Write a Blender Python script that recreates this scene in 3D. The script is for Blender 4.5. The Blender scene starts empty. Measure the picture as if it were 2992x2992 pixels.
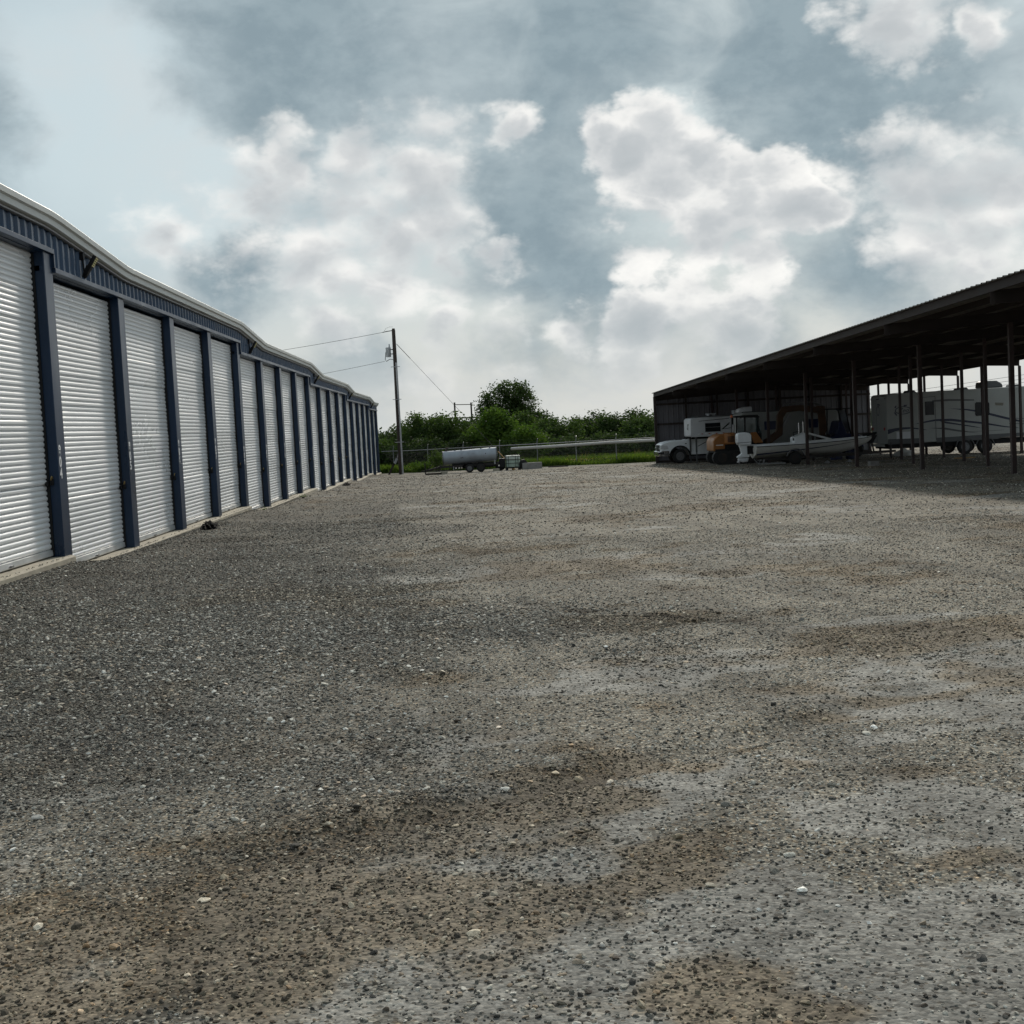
import bpy, bmesh, math, random
import numpy as np
from mathutils import Vector, Matrix
R = math.radians
scene = bpy.context.scene
C = scene.collection
random.seed(7)
rng = np.random.default_rng(11)
CZ = 1.6                                   # eye height over the gravel

# ------------------------------------------------------------------ camera
YAW, PITCH, ROLL = R(1.91), R(3.62), math.atan(.0506)
fw = Vector((math.sin(YAW)*math.cos(PITCH), math.cos(YAW)*math.cos(PITCH), -math.sin(PITCH)))
r0 = Vector((math.cos(YAW), -math.sin(YAW), 0)); u0 = r0.cross(fw)
rr = r0*math.cos(ROLL) - u0*math.sin(ROLL); uu = u0*math.cos(ROLL) + r0*math.sin(ROLL)
cam = bpy.data.cameras.new('camera'); co = bpy.data.objects.new('camera', cam); C.objects.link(co)
cam.sensor_width = 36; cam.lens = 36*4000/2992; cam.clip_end = 6000; cam.clip_start = .05
co.matrix_world = Matrix(((rr.x, uu.x, -fw.x, 0), (rr.y, uu.y, -fw.y, 0), (rr.z, uu.z, -fw.z, CZ), (0, 0, 0, 1)))
scene.camera = co
scene.view_settings.view_transform = 'Standard'; scene.view_settings.look = 'None'
scene.view_settings.exposure = .18; scene.view_settings.gamma = 1
scene.render.engine = 'CYCLES'
scene.cycles.use_denoising = True; scene.cycles.use_adaptive_sampling = True; scene.cycles.adaptive_threshold = .02
scene.cycles.max_bounces = 5; scene.cycles.diffuse_bounces = 3; scene.cycles.glossy_bounces = 3; scene.cycles.transparent_max_bounces = 8
scene.cycles.sample_clamp_indirect = 6

# ------------------------------------------------------------------ node helpers
def N(nt, t, **kw):
    n = nt.nodes.new(t)
    for k, v in kw.items():
        setattr(n, k, v)
    return n
class G:
    """small wrapper that wires math nodes"""
    def __init__(s, nt): s.nt = nt
    def put(s, sock, v):
        if isinstance(v, (int, float)): sock.default_value = v
        elif isinstance(v, tuple):
            sock.default_value = v if len(v) == len(sock.default_value) else tuple(v)+(1,)
        else: s.nt.links.new(v, sock)
    def m(s, op, a, b=0.0, c=None, clamp=False):
        n = N(s.nt, 'ShaderNodeMath', operation=op, use_clamp=clamp)
        s.put(n.inputs[0], a); s.put(n.inputs[1], b)
        if c is not None: s.put(n.inputs[2], c)
        return n.outputs[0]
    def v(s, op, a, b=None):
        n = N(s.nt, 'ShaderNodeVectorMath', operation=op)
        s.put(n.inputs[0], a)
        if b is not None:
            if op == 'SCALE': s.put(n.inputs[3], b)
            else: s.put(n.inputs[1], b)
        return n.outputs['Value'] if op in ('DISTANCE', 'LENGTH', 'DOT_PRODUCT') else n.outputs[0]
    def noise(s, vec, scale, detail=4, rough=.5, dist=0.0, col=False):
        n = N(s.nt, 'ShaderNodeTexNoise')
        s.put(n.inputs['Vector'], vec); n.inputs['Scale'].default_value = scale
        n.inputs['Detail'].default_value = detail; n.inputs['Roughness'].default_value = rough
        n.inputs['Distortion'].default_value = dist
        return n.outputs[1] if col else n.outputs[0]
    def vor(s, vec, scale, feature='F1'):
        n = N(s.nt, 'ShaderNodeTexVoronoi', feature=feature)
        s.put(n.inputs['Vector'], vec); n.inputs['Scale'].default_value = scale
        return n
    def mr(s, val, a, b, c=0.0, d=1.0, smooth=True):
        n = N(s.nt, 'ShaderNodeMapRange', interpolation_type='SMOOTHSTEP' if smooth else 'LINEAR')
        s.put(n.inputs[0], val)
        for i, q in enumerate((a, b, c, d)): s.put(n.inputs[i+1], q)
        return n.outputs[0]
    def mix(s, f, a, b, blend='MIX'):
        n = N(s.nt, 'ShaderNodeMix', data_type='RGBA', blend_type=blend)
        s.put(n.inputs[0], f); s.put(n.inputs[6], a); s.put(n.inputs[7], b)
        return n.outputs[2]
    def ramp(s, f, stops, interp='LINEAR'):
        n = N(s.nt, 'ShaderNodeValToRGB'); cr = n.color_ramp; cr.interpolation = interp
        while len(cr.elements) < len(stops): cr.elements.new(.5)
        for e, (p, c) in zip(cr.elements, stops):
            e.position = p; e.color = tuple(c)+(1,) if isinstance(c, tuple) else (c, c, c, 1)
        s.put(n.inputs[0], f); return n.outputs[0]
    def sep(s, v): return N2(s, 'ShaderNodeSeparateXYZ', v)
    def comb(s, x, y, z):
        n = N(s.nt, 'ShaderNodeCombineXYZ')
        for i, q in enumerate((x, y, z)): s.put(n.inputs[i], q)
        return n.outputs[0]
def N2(g, t, v):
    n = N(g.nt, t); g.put(n.inputs[0], v); return n.outputs

# ------------------------------------------------------------------ sky and sun
SUN_AZ, SUN_EL = R(12), R(31)
w = bpy.data.worlds.new('World'); scene.world = w; w.use_nodes = True
nt = w.node_tree; nt.nodes.clear(); g = G(nt)
sky = N(nt, 'ShaderNodeTexSky', sky_type='NISHITA', sun_disc=False)
sky.sun_elevation = SUN_EL; sky.sun_rotation = SUN_AZ; sky.dust_density = 3.0; sky.altitude = 50
tc = N(nt, 'ShaderNodeTexCoord'); D = tc.outputs['Generated']
x, y, z = g.sep(D)
az = g.m('MULTIPLY', g.m('ARCTAN2', x, y), 4.0); el = g.m('MULTIPLY', g.m('ARCSINE', z), 4.0)
P = g.comb(az, el, 0.0)
Q = g.v('MULTIPLY', D, (4.0, 4.0, 6.0))
warp = g.v('SCALE', g.v('SUBTRACT', g.noise(Q, 3.2, 5, .6, col=True), (.5, .5, .5)), .26)
Pw = g.v('ADD', P, warp)
CUM = [(-0.049, 0.56, 0.15), (-0.204, 0.522, 0.17), (-0.386, 0.521, 0.17), (-0.571, 0.665, 0.17), (-0.084, 0.753, 0.13), (-0.237, 0.744, 0.13), (-0.824, 0.604, 0.12), (-0.009, 0.461, 0.10), (0.169, 0.49, 0.07), (0.173, 0.85, 0.07), (0.437, 0.802, 0.085), (0.518, 0.736, 0.10), (0.626, 0.627, 0.15), (0.728, 0.532, 0.17), (0.865, 0.609, 0.14), (0.982, 0.586, 0.09), (0.858, 0.43, 0.11), (0.573, 0.46, 0.09), (1.054, 0.551, 0.065), (0.738, 0.445, 0.12), (0.152, 0.302, 0.10), (0.335, 0.27, 0.09), (0.519, 0.275, 0.09), (-0.016, 0.318, 0.09), (1.271, 0.58, 0.17), (1.435, 0.489, 0.20), (1.60, 0.55, 0.19), (1.271, 1.031, 0.12), (1.483, 0.978, 0.06), (-0.367, 0.30, 0.11), (0.822, 0.24, 0.10), (.15, .12, .10), (.5, .13, .10), (-.1, .14, .1), (-.30, .62, .14), (-.45, .78, .12), (.62, .80, .13), (.75, .70, .10)]
SLATE = [(0.45, 1.10, 0.62), (1.15, 0.86, 0.46), (-1.26, 0.86, 0.23), (-0.40, 1.12, 0.44), (0.25, 0.64, 0.30), (0.373, 0.40, 0.26), (1.194, 0.38, 0.24), (-0.45, 0.90, 0.24), (0.9, 1.0, .4), (-.60, .50, .16), (.2, .20, .16), (.9, .17, .16), (-.3, .17, .16)]
LIGHT = [(-1.02, 0.92, 0.34), (-0.80, 0.72, 0.26), (0.66, 0.80, 0.16), (1.28, 1.05, .14)]
def field(lst, vec, k=.25):
    acc = None
    for (a, e, r_) in lst:
        d = g.m('MULTIPLY_ADD', g.v('DISTANCE', vec, (a, e, 0.0)), -1/r_, 1.0)
        acc = d if acc is None else g.m('SMOOTH_MAX', acc, d, k)
    return acc
def puff(vec, octs=4):
    """cauliflower heads of a cumulus, three sizes of cell"""
    acc = None
    for sc_, wt in ((3.0, .52), (8.0, .29), (21.0, .13), (48.0, .06))[:octs]:
        q = g.m('MULTIPLY', g.m('SUBTRACT', 1.0, g.vor(vec, sc_).outputs['Distance']), wt); acc = q if acc is None else g.m('ADD', acc, q)
    return acc
inview = g.mr(g.v('DISTANCE', P, (.2, .6, 0.0)), 2.2, 1.75)
far_n = g.noise(g.v('ADD', Q, (3.1, 7.7, 1.3)), 1.1, 3, .55)
mid_n = g.noise(Q, 2.6, 5, .58, .5)
fine = g.noise(Q, 9.0, 5, .6)
Qp = g.v('ADD', Q, g.v('SCALE', g.v('SUBTRACT', g.noise(Q, 7.0, 3, .5, col=True), (.5, .5, .5)), .09))
b1 = puff(Qp); c1 = puff(Qp, 2); c2 = puff(g.v('ADD', Qp, (.012, 0.0, .085)), 2)
F = field(CUM, Pw)
F = g.m('ADD', F, g.m('ADD', g.m('MULTIPLY_ADD', b1, 1.7, -.86), g.m('MULTIPLY', g.m('SUBTRACT', mid_n, .5), 1.7)))
F = g.m('ADD', F, g.m('MULTIPLY', g.m('SUBTRACT', fine, .5), .9))
crisp = g.m('MULTIPLY', g.mr(az, .1, .45), g.mr(az, 1.25, 1.0))
alpha = g.mr(F, -.28, g.m('MULTIPLY_ADD', crisp, -.52, .86))
lit = g.m('ADD', g.m('MULTIPLY_ADD', g.m('SUBTRACT', c1, c2), 1.55, .44), g.m('MULTIPLY', g.m('SUBTRACT', fine, .5), .35), clamp=True)
rim = g.mr(F, 1.15, .15)                                # the sun stands behind: thin edges glow, thick hearts are grey
slf = g.m('ADD', field(SLATE, g.v('ADD', P, g.v('SCALE', warp, 1.3)), .35), 0.0)
lgt = field(LIGHT, Pw, .35)
slf = g.m('SUBTRACT', slf, g.m('MAXIMUM', lgt, 0.0))
slf = g.m('ADD', slf, g.m('MULTIPLY', g.m('SUBTRACT', mid_n, .5), 1.9))
slate = g.mr(slf, -.50, .85)
slate = g.m('MULTIPLY', slate, g.mr(el, .02, .42, .30, 1.0))
air = g.mix(g.mr(el, .05, .6), (.55, .585, .585), (.40, .495, .54))
air = g.mix(g.mr(lgt, -.35, .6), air, (.485, .585, .625))
nish = g.mix(1.0, sky.outputs[0], (.11, .11, .11), 'MULTIPLY')
base = g.mix(.06, air, nish)
base = g.mix(g.mr(mid_n, .40, .66, 0.0, .35), base, (.585, .61, .62))
base = g.mix(slate, base, g.mix(g.mr(fine, .35, .65), (.232, .302, .342), (.278, .352, .39)))
white = g.ramp(g.m('ADD', g.m('MULTIPLY', lit, .72), g.m('MULTIPLY', rim, .34), clamp=True),
               [(0.0, (.41, .445, .465)), (.35, (.50, .525, .54)), (.54, (.605, .62, .625)), (.72, (.81, .805, .785)), (1.0, (.96, .945, .905))])
hz = g.mr(el, .06, .44, .34, .95)
skyc = g.mix(g.m('MULTIPLY', alpha, hz), base, white)
# outside the stretch in front, the same broken cloud goes on more plainly
so_f = g.m('ADD', g.m('MULTIPLY_ADD', far_n, 3.0, -1.2), g.m('MULTIPLY_ADD', g.m('SUBTRACT', mid_n, .5), 1.9, g.mr(el, .3, 1.2, -.3, .25)))
out_c = g.mix(g.m('MULTIPLY', g.mr(so_f, -.55, 1.05), g.mr(el, .02, .42, .30, 1.0)), g.mix(g.mr(el, .05, .6), (.535, .57, .58), (.41, .485, .525)), (.265, .325, .36))
wild = g.m('ADD', g.m('MULTIPLY', g.m('SUBTRACT', far_n, .56), 6.0), g.m('MULTIPLY', g.m('SUBTRACT', mid_n, .5), 2.5))
out_c = g.mix(g.m('MULTIPLY', g.mr(wild, -.12, .68), g.mr(el, .06, .42, .40, .92)), out_c, (.61, .625, .625))
bg = N(nt, 'ShaderNodeBackground'); nt.links.new(skyc, bg.inputs[0]); bg.inputs[1].default_value = 1.0
bg2 = N(nt, 'ShaderNodeBackground'); nt.links.new(out_c, bg2.inputs[0]); bg2.inputs[1].default_value = 1.0
mxs = N(nt, 'ShaderNodeMixShader'); nt.links.new(inview, mxs.inputs[0]); nt.links.new(bg2.outputs[0], mxs.inputs[1]); nt.links.new(bg.outputs[0], mxs.inputs[2])
wo = N(nt, 'ShaderNodeOutputWorld'); nt.links.new(mxs.outputs[0], wo.inputs[0])
w.cycles.sampling_method = 'MANUAL'; w.cycles.sample_map_resolution = 256

sun = bpy.data.lights.new('sun', 'SUN'); so = bpy.data.objects.new('sun', sun); C.objects.link(so)
sun.energy = 2.6; sun.angle = R(5.0); sun.color = (1.0, .93, .82)
sd = Vector((math.sin(SUN_AZ)*math.cos(SUN_EL), math.cos(SUN_AZ)*math.cos(SUN_EL), math.sin(SUN_EL)))
so.rotation_euler = sd.to_track_quat('Z', 'Y').to_euler(); so.location = (0, 0, 40)

# ------------------------------------------------------------------ materials
def newmat(name):
    m = bpy.data.materials.new(name); m.use_nodes = True; nt = m.node_tree; nt.nodes.clear()
    o = N(nt, 'ShaderNodeOutputMaterial'); b = N(nt, 'ShaderNodeBsdfPrincipled')
    nt.links.new(b.outputs[0], o.inputs[0]); return m, nt, b, G(nt)
def pm(name, c, rough=.5, metal=0.0, var=.18, scale=2.5, bump=0.0, bscale=60, dirt=None, dirtamt=.3, stretch=(1, 1, 1), spec=.5):
    m, nt, b, g = newmat(name)
    geo = N(nt, 'ShaderNodeNewGeometry'); p = g.v('MULTIPLY', geo.outputs['Position'], tuple(float(q) for q in stretch))
    n1 = g.noise(p, scale, 6, .6)
    f = g.mr(n1, .3, .7, 1-var, 1+var, False)
    col = g.mix(1.0, tuple(c), g.comb(f, f, f), 'MULTIPLY')
    if dirt:
        n2 = g.noise(p, scale*.6, 8, .7); col = g.mix(g.mr(n2, .48, .75, 0.0, dirtamt), col, tuple(dirt))
    g.put(b.inputs['Base Color'], col)
    g.put(b.inputs['Roughness'], g.mr(n1, .3, .7, max(0, rough-.08), min(1, rough+.1), False))
    b.inputs['Metallic'].default_value = metal; b.inputs['Specular IOR Level'].default_value = spec
    if bump:
        bn = N(nt, 'ShaderNodeBump'); bn.inputs['Strength'].default_value = bump; bn.inputs['Distance'].default_value = .02
        nt.links.new(g.noise(geo.outputs['Position'], bscale, 5, .6), bn.inputs['Height']); nt.links.new(bn.outputs[0], b.inputs['Normal'])
    return m
M = {}
M['navy'] = pm('navy_paint', (.005, .023, .060), .34, .0, .2, 1.2, dirt=(.03, .05, .075), dirtamt=.25, stretch=(1, 1, .4), spec=.42)
M['panel'] = pm('blue_ribbed_sheet', (.009, .042, .100), .30, .0, .15, 1.2, spec=.5)
M['door'] = pm('white_door_steel', (.80, .81, .82), .30, .12, .04, .5, dirt=(.55, .54, .52), dirtamt=.2, stretch=(1, .4, 1))
_nt = M['door'].node_tree; _g = G(_nt); _b = [n for n in _nt.nodes if n.type == 'BSDF_PRINCIPLED'][0]
_oi = N(_nt, 'ShaderNodeObjectInfo'); _f = _g.mr(_oi.outputs['Random'], 0.0, 1.0, .90, 1.05, False)      # sheets age unevenly
_c = _b.inputs['Base Color'].links[0].from_socket; _nt.links.new(_g.mix(1.0, _c, _g.comb(_f, _f, _f), 'MULTIPLY'), _b.inputs['Base Color'])
M['doorbar'] = pm('aluminium_bar', (.62, .63, .63), .38, .5, .12, 3)
M['gutter'] = pm('light_grey_gutter', (.62, .64, .62), .45, .0, .06, 1.4, dirt=(.4, .4, .38), dirtamt=.25)
M['soffit'] = pm('grey_eave_trim', (.30, .30, .30), .5, .1, .2, 2)
M['concrete'] = pm('pale_concrete', (.38, .34, .265), .85, 0, .2, 3, .4, 70, dirt=(.2, .17, .13), dirtamt=.6)
M['block'] = pm('grey_concrete', (.27, .26, .245), .9, 0, .25, 4, .5, 60, dirt=(.1, .09, .08), dirtamt=.5)
M['dark'] = pm('dark_inside', (.03, .03, .033), .8)
M['black'] = pm('black_plastic', (.013, .013, .014), .6, 0, .3, 6, spec=.25)
M['lens'] = pm('yellow_led_lens', (.80, .72, .36), .3, 0, .15, 30)
M['lensgap'] = pm('olive_led_board', (.12, .11, .05), .5)
M['digit'] = pm('white_vinyl', (.85, .85, .86), .5, 0, .03)
M['brass'] = pm('padlock_brass', (.42, .30, .12), .35, .9, .2, 40)
M['steel'] = pm('worn_steel', (.33, .33, .34), .4, .8, .2, 20)
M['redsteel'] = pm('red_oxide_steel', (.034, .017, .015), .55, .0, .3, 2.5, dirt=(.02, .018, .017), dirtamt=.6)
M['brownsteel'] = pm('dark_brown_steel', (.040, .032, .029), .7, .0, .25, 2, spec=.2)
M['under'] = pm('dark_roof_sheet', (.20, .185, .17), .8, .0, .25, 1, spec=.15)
M['rag'] = pm('black_bag_plastic', (.008, .008, .009), .9, 0, .2, 6, spec=.05)
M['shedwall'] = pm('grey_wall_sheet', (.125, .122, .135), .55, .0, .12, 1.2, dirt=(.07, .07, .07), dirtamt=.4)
M['wood'] = pm('weathered_pole_wood', (.042, .032, .026), .85, 0, .35, 8, .4, 80, stretch=(1, 1, .1))
M['galv'] = pm('galvanised_pipe', (.24, .245, .25), .5, .4, .2, 4)
M['mesh'] = pm('dull_chain_wire', (.07, .07, .072), .7)
M['conduit'] = pm('grey_conduit', (.36, .36, .37), .5, 0, .12, 3)
M['wire'] = pm('dark_wire', (.05, .05, .052), .6)
M['tgrey'] = pm('transformer_grey', (.34, .36, .38), .45, .2, .1, 4)
M['tank'] = pm('blue_grey_tank', (.33, .36, .40), .38, .25, .14, 1.6, dirt=(.12, .1, .09), dirtamt=.4)
M['trailer'] = pm('black_rusty_frame', (.022, .019, .018), .6, .1, .4, 5, dirt=(.07, .035, .02), dirtamt=.5)
M['tyre'] = pm('tyre_rubber', (.016, .016, .016), .8, 0, .25, 9)
M['rim'] = pm('wheel_rim_grey', (.15, .15, .155), .45, .5, .3, 14)
M['hdpe'] = pm('tote_plastic', (.60, .66, .60), .45, 0, .08, 2)
M['liquid'] = pm('tote_filled_plastic', (.40, .50, .42), .4, 0, .1, 2)
M['pallet'] = pm('pallet_wood', (.36, .22, .09), .85, 0, .3, 6)
M['whitepipe'] = pm('white_pipe', (.44, .43, .41), .5, 0, .08, 2, dirt=(.35, .33, .3), dirtamt=.4)
M['white'] = pm('white_body_paint', (.76, .78, .80), .28, .0, .05, 1.5, dirt=(.35, .35, .35), dirtamt=.3)
M['campw'] = pm('camper_white', (.62, .63, .65), .4, .0, .06, 1.5, dirt=(.22, .22, .23), dirtamt=.4)
M['rvw'] = pm('trailer_off_white', (.33, .34, .325), .42, .0, .06, 1.2, dirt=(.2, .2, .19), dirtamt=.35)
M['rvgrey'] = pm('trailer_skirt_grey', (.085, .088, .09), .5, .0, .1, 1.5)
M['stripe'] = pm('navy_stripe', (.012, .017, .045), .4, 0, .15, 2)
M['glass'] = pm('dark_window_glass', (.010, .012, .014), .15, 0, .2, 2, spec=.22)
M['cabglass'] = pm('greenish_cab_glass', (.035, .06, .06), .07, 0, .2, 2, spec=.8)
M['boom'] = pm('grimy_ochre_boom', (.075, .036, .014), .6, 0, .3, 3, dirt=(.02, .015, .012), dirtamt=.6)
M['orange'] = pm('ochre_orange_paint', (.30, .115, .022), .42, 0, .12, 2, dirt=(.12, .06, .03), dirtamt=.45)
M['hull'] = pm('grey_white_gelcoat', (.56, .55, .52), .34, 0, .06, 1.5, dirt=(.25, .24, .22), dirtamt=.35)
M['bluep'] = pm('dark_blue_paint', (.012, .02, .075), .35, 0, .15, 2)
M['chrome'] = pm('chrome_trim', (.62, .62, .63), .16, .95, .05, 3)
M['beige'] = pm('beige_vent', (.16, .15, .12), .6)
M['lampglass'] = pm('headlamp_glass', (.72, .74, .76), .12, .3, .1, 20)
M['amber'] = pm('amber_lens', (.55, .12, .02), .3)
M['redlens'] = pm('red_lens', (.35, .015, .012), .3)
M['tarp'] = pm('white_tarp', (.66, .66, .65), .7, 0, .1, 4, .5, 12)
M['rock'] = pm('pale_limestone', (.52, .50, .45), .9, 0, .2, 25, .6, 60)
M['bark'] = pm('bark', (.06, .048, .038), .9, 0, .3, 6, .5, 30, stretch=(1, 1, .2))

# ------------------------------------------------------------------ mesh builder
class MB:
    def __init__(s): s.v = []; s.f = []
    def add(s, vs, fs):
        o = len(s.v); s.v += [tuple(q) for q in vs]; s.f += [tuple(i+o for i in q) for q in fs]; return s
    def box(s, x0, x1, y0, y1, z0, z1):
        return s.add([(x0,y0,z0),(x1,y0,z0),(x1,y1,z0),(x0,y1,z0),(x0,y0,z1),(x1,y0,z1),(x1,y1,z1),(x0,y1,z1)],
                     [(3,2,1,0),(4,5,6,7),(0,1,5,4),(1,2,6,5),(2,3,7,6),(3,0,4,7)])
    def bar(s, p0, p1, wd, hg, up=(0,0,1)):
        """square bar between two points"""
        p0, p1 = Vector(p0), Vector(p1); d = (p1-p0).normalized(); u = Vector(up)
        if abs(d.dot(u)) > .98: u = Vector((1, 0, 0))
        sd = d.cross(u).normalized(); u = sd.cross(d).normalized()
        a = [sd*sx*wd/2+u*sz*hg/2 for sx, sz in ((-1,-1),(1,-1),(1,1),(-1,1))]
        return s.add([p0+q for q in a]+[p1+q for q in a], [(3,2,1,0),(4,5,6,7),(0,1,5,4),(1,2,6,5),(2,3,7,6),(3,0,4,7)])
    def tube(s, pts, rad, n=8, caps=True):
        pts = [Vector(p) for p in pts]; k = len(pts)
        rad = rad if isinstance(rad, (list, tuple)) else [rad]*k
        o = len(s.v); prev = None
        for i, p in enumerate(pts):
            d = (pts[min(i+1, k-1)]-pts[max(i-1, 0)]).normalized()
            if prev is None:
                u = Vector((0, 0, 1)) if abs(d.z) < .9 else Vector((1, 0, 0))
                a = d.cross(u).normalized()
            else: a = (prev-d*prev.dot(d)).normalized()
            prev = a; b = d.cross(a)
            for j in range(n):
                t = 2*math.pi*j/n; q = p+(a*math.cos(t)+b*math.sin(t))*rad[i]; s.v.append(tuple(q))
        for i in range(k-1):
            for j in range(n):
                j2 = (j+1) % n; s.f.append((o+i*n+j, o+i*n+j2, o+(i+1)*n+j2, o+(i+1)*n+j))
        if caps:
            s.f.append(tuple(o+j for j in range(n))[::-1]); s.f.append(tuple(o+(k-1)*n+j for j in range(n)))
        return s
    def prism(s, poly, a, b, axis='y'):
        """extrude a 2d outline between a and b along an axis; the outline gives the other two coordinates in order"""
        def pt(q, t):
            return {'y': (q[0], t, q[1]), 'x': (t, q[0], q[1]), 'z': (q[0], q[1], t)}[axis]
        n = len(poly)
        fs = [tuple(range(n))[::-1], tuple(range(n, 2*n))]+[(i, (i+1) % n, n+(i+1) % n, n+i) for i in range(n)]
        return s.add([pt(q, a) for q in poly]+[pt(q, b) for q in poly], fs)
    def lathe(s, prof, cx=0., cy=0., cz=0., n=20, axis='y', caps=True):
        """profile of (radius, offset along axis)"""
        o = len(s.v); k = len(prof)
        for r_, t in prof:
            for j in range(n):
                q = 2*math.pi*j/n; c, sn = r_*math.cos(q), r_*math.sin(q)
                s.v.append({'y': (cx+c, cy+t, cz+sn), 'x': (cx+t, cy+c, cz+sn), 'z': (cx+c, cy+sn, cz+t)}[axis])
        for i in range(k-1):
            for j in range(n):
                j2 = (j+1) % n; s.f.append((o+i*n+j, o+i*n+j2, o+(i+1)*n+j2, o+(i+1)*n+j))
        if caps: s.f.append(tuple(o+j for j in range(n))); s.f.append(tuple(o+(k-1)*n+j for j in range(n))[::-1])
        return s
    def grid(s, rows):
        o = len(s.v); n = len(rows[0])
        for r_ in rows: s.v += [tuple(q) for q in r_]
        for i in range(len(rows)-1):
            for j in range(n-1): s.f.append((o+i*n+j, o+i*n+j+1, o+(i+1)*n+j+1, o+(i+1)*n+j))
        return s
    def mesh(s, name, mat, smooth=False):
        me = bpy.data.meshes.new(name); me.from_pydata(s.v, [], s.f); me.update()
        bm = bmesh.new(); bm.from_mesh(me); bmesh.ops.recalc_face_normals(bm, faces=bm.faces); bm.to_mesh(me); bm.free()
        if smooth:
            me.polygons.foreach_set('use_smooth', [True]*len(me.polygons))
        me.materials.append(M[mat] if isinstance(mat, str) else mat); return me
    def build(s, name, mat, parent=None, smooth=False, bevel=0, label=None, world=False):
        me = s.mesh(name, mat, smooth); return link(name, me, parent, bevel, label, world)
def link(name, me, parent=None, bevel=0, label=None, world=False):
    o = bpy.data.objects.new(name, me); C.objects.link(o)
    if parent is not None:
        o.parent = parent
        if world: o.location = -parent.location if parent.parent is None else (0, 0, 0)
    if bevel:
        b = o.modifiers.new('bevel', 'BEVEL'); b.width = bevel; b.segments = 2; b.limit_method = 'ANGLE'; b.angle_limit = R(35)
    if label: o['label'] = label
    return o
def auto_smooth(o, ang=40):
    m = o.data; m.polygons.foreach_set('use_smooth', [True]*len(m.polygons))
    try: m.set_sharp_from_angle(angle=R(ang))
    except Exception: pass
    return o
def empty(name, loc, label, cat, rz=0.0, group=None):
    o = bpy.data.objects.new(name, None); C.objects.link(o); o.location = loc; o.rotation_euler = (0, 0, rz); o.empty_display_size = .2
    return tag(o, label, cat, group)
def tag(o, label, cat=None, group=None, kind=None):
    if label: o['label'] = label
    if cat: o['category'] = cat
    if group: o['group'] = group
    if kind: o['kind'] = kind
    return o
def copy_tree(o, parent=None):
    c = o.copy(); C.objects.link(c); c.parent = parent
    for ch in list(o.children): copy_tree(ch, c)
    return c

# ------------------------------------------------------------------ ground
GY = [-60, -30, 0, 12, 20.8, 38, 55, 72, 89, 98, 110, 150, 400, 2500]
GD = [1.45, 1.5, 1.6, 1.72, 1.84, 2.09, 2.36, 2.62, 2.87, 2.98, 3.15, 3.5, 4.5, 6.0]
RUT = [(.15, 6.2, 26.0), (-5.5, 14.0, 9.5)]
def gz_np(X, Y):
    z = CZ-np.interp(Y, GY, GD)+.003*np.clip(X, -8, 16)
    z = z+.022*np.sin(X*.9+1.3*np.sin(Y*.33))*np.sin(Y*.41+.6*np.sin(X*.5))*np.clip((Y-2)/4, 0, 1)*np.clip((70-Y)/30, .25, 1)
    def dip(cx, cy, rx, ry, d, rot=0.0):
        u = (X-cx)*math.cos(rot)+(Y-cy)*math.sin(rot); v = -(X-cx)*math.sin(rot)+(Y-cy)*math.cos(rot)
        return -d*np.exp(-((u/rx)**2+(v/ry)**2))
    z = z+dip(1.45, 12.1, .42, .11, .055, -.35)+dip(1.95, 11.45, .4, .09, .05, -.2)+dip(1.1, 12.35, .3, .12, .03, -.2)
    z = z+dip(-2.4, 10.5, 2.2, 1.6, -.03)+dip(.9, 7.0, .5, .25, .03)
    # a shallow rut that sweeps through the foreground
    yr = 5.93+.72*X+.05*X*X-.09*np.clip(X, 0, 9)**2*.5
    z = z-.040*np.exp(-((Y-yr)/.16)**2)*np.clip((3.4-X)/1.5, 0, 1)*np.clip((X+1.4)/.8, 0, 1)
    z = z+.022*np.exp(-((Y-yr-.34)/.14)**2)*np.clip((3.4-X)/1.5, 0, 1)*np.clip((X+1.4)/.8, 0, 1)
    return z
def _edge(Y):
    st = [0, 20.8, 37.88, 54.96, 72.04, 89.12, 98.0]; sl = [-1.59, -1.83, -2.08, -2.34, -2.62, -2.86]
    ys_, zs_ = [-60.0], [CZ+sl[0]-.04]
    for i in range(6):
        ys_ += [st[i]+.35, st[i+1]-.35]; zs_ += [CZ+sl[i]-(.012 if i else .05), CZ+sl[i]-(.11 if i else .10)]
    ys_ += [99.5, 112.0, 2500]; zs_ += [CZ-2.98, CZ-3.17, CZ-6]
    return np.interp(Y, ys_, zs_)
_gz0 = gz_np
def gz_np(X, Y):
    k = np.clip((-3.9-X)/1.7, 0, 1); k = k*k*(3-2*k)*np.clip((108-Y)/9, 0, 1)
    return _gz0(X, Y)*(1-k)+_edge(Y)*k
def gz(x, y): return float(gz_np(np.array(float(x)), np.array(float(y))))
ys = np.unique(np.concatenate([np.linspace(-60, 2, 12), np.arange(2, 16, .07), np.arange(16, 40, .35), np.arange(40, 112, 1.0), np.linspace(112, 400, 40), np.linspace(400, 2500, 20)]))
xs = np.unique(np.concatenate([-np.geomspace(12, 1500, 28), np.arange(-12, -5, .3), np.arange(-5, 6, .085), np.arange(6, 30, .6), np.geomspace(30, 1500, 26)]))
X, Y = np.meshgrid(xs, ys); Z = gz_np(X, Y)
nx = len(xs); ny = len(ys)
me = bpy.data.meshes.new('ground'); idx = np.arange(nx*ny).reshape(ny, nx)
quads = np.stack([idx[:-1, :-1], idx[:-1, 1:], idx[1:, 1:], idx[1:, :-1]], -1).reshape(-1, 4)
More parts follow.
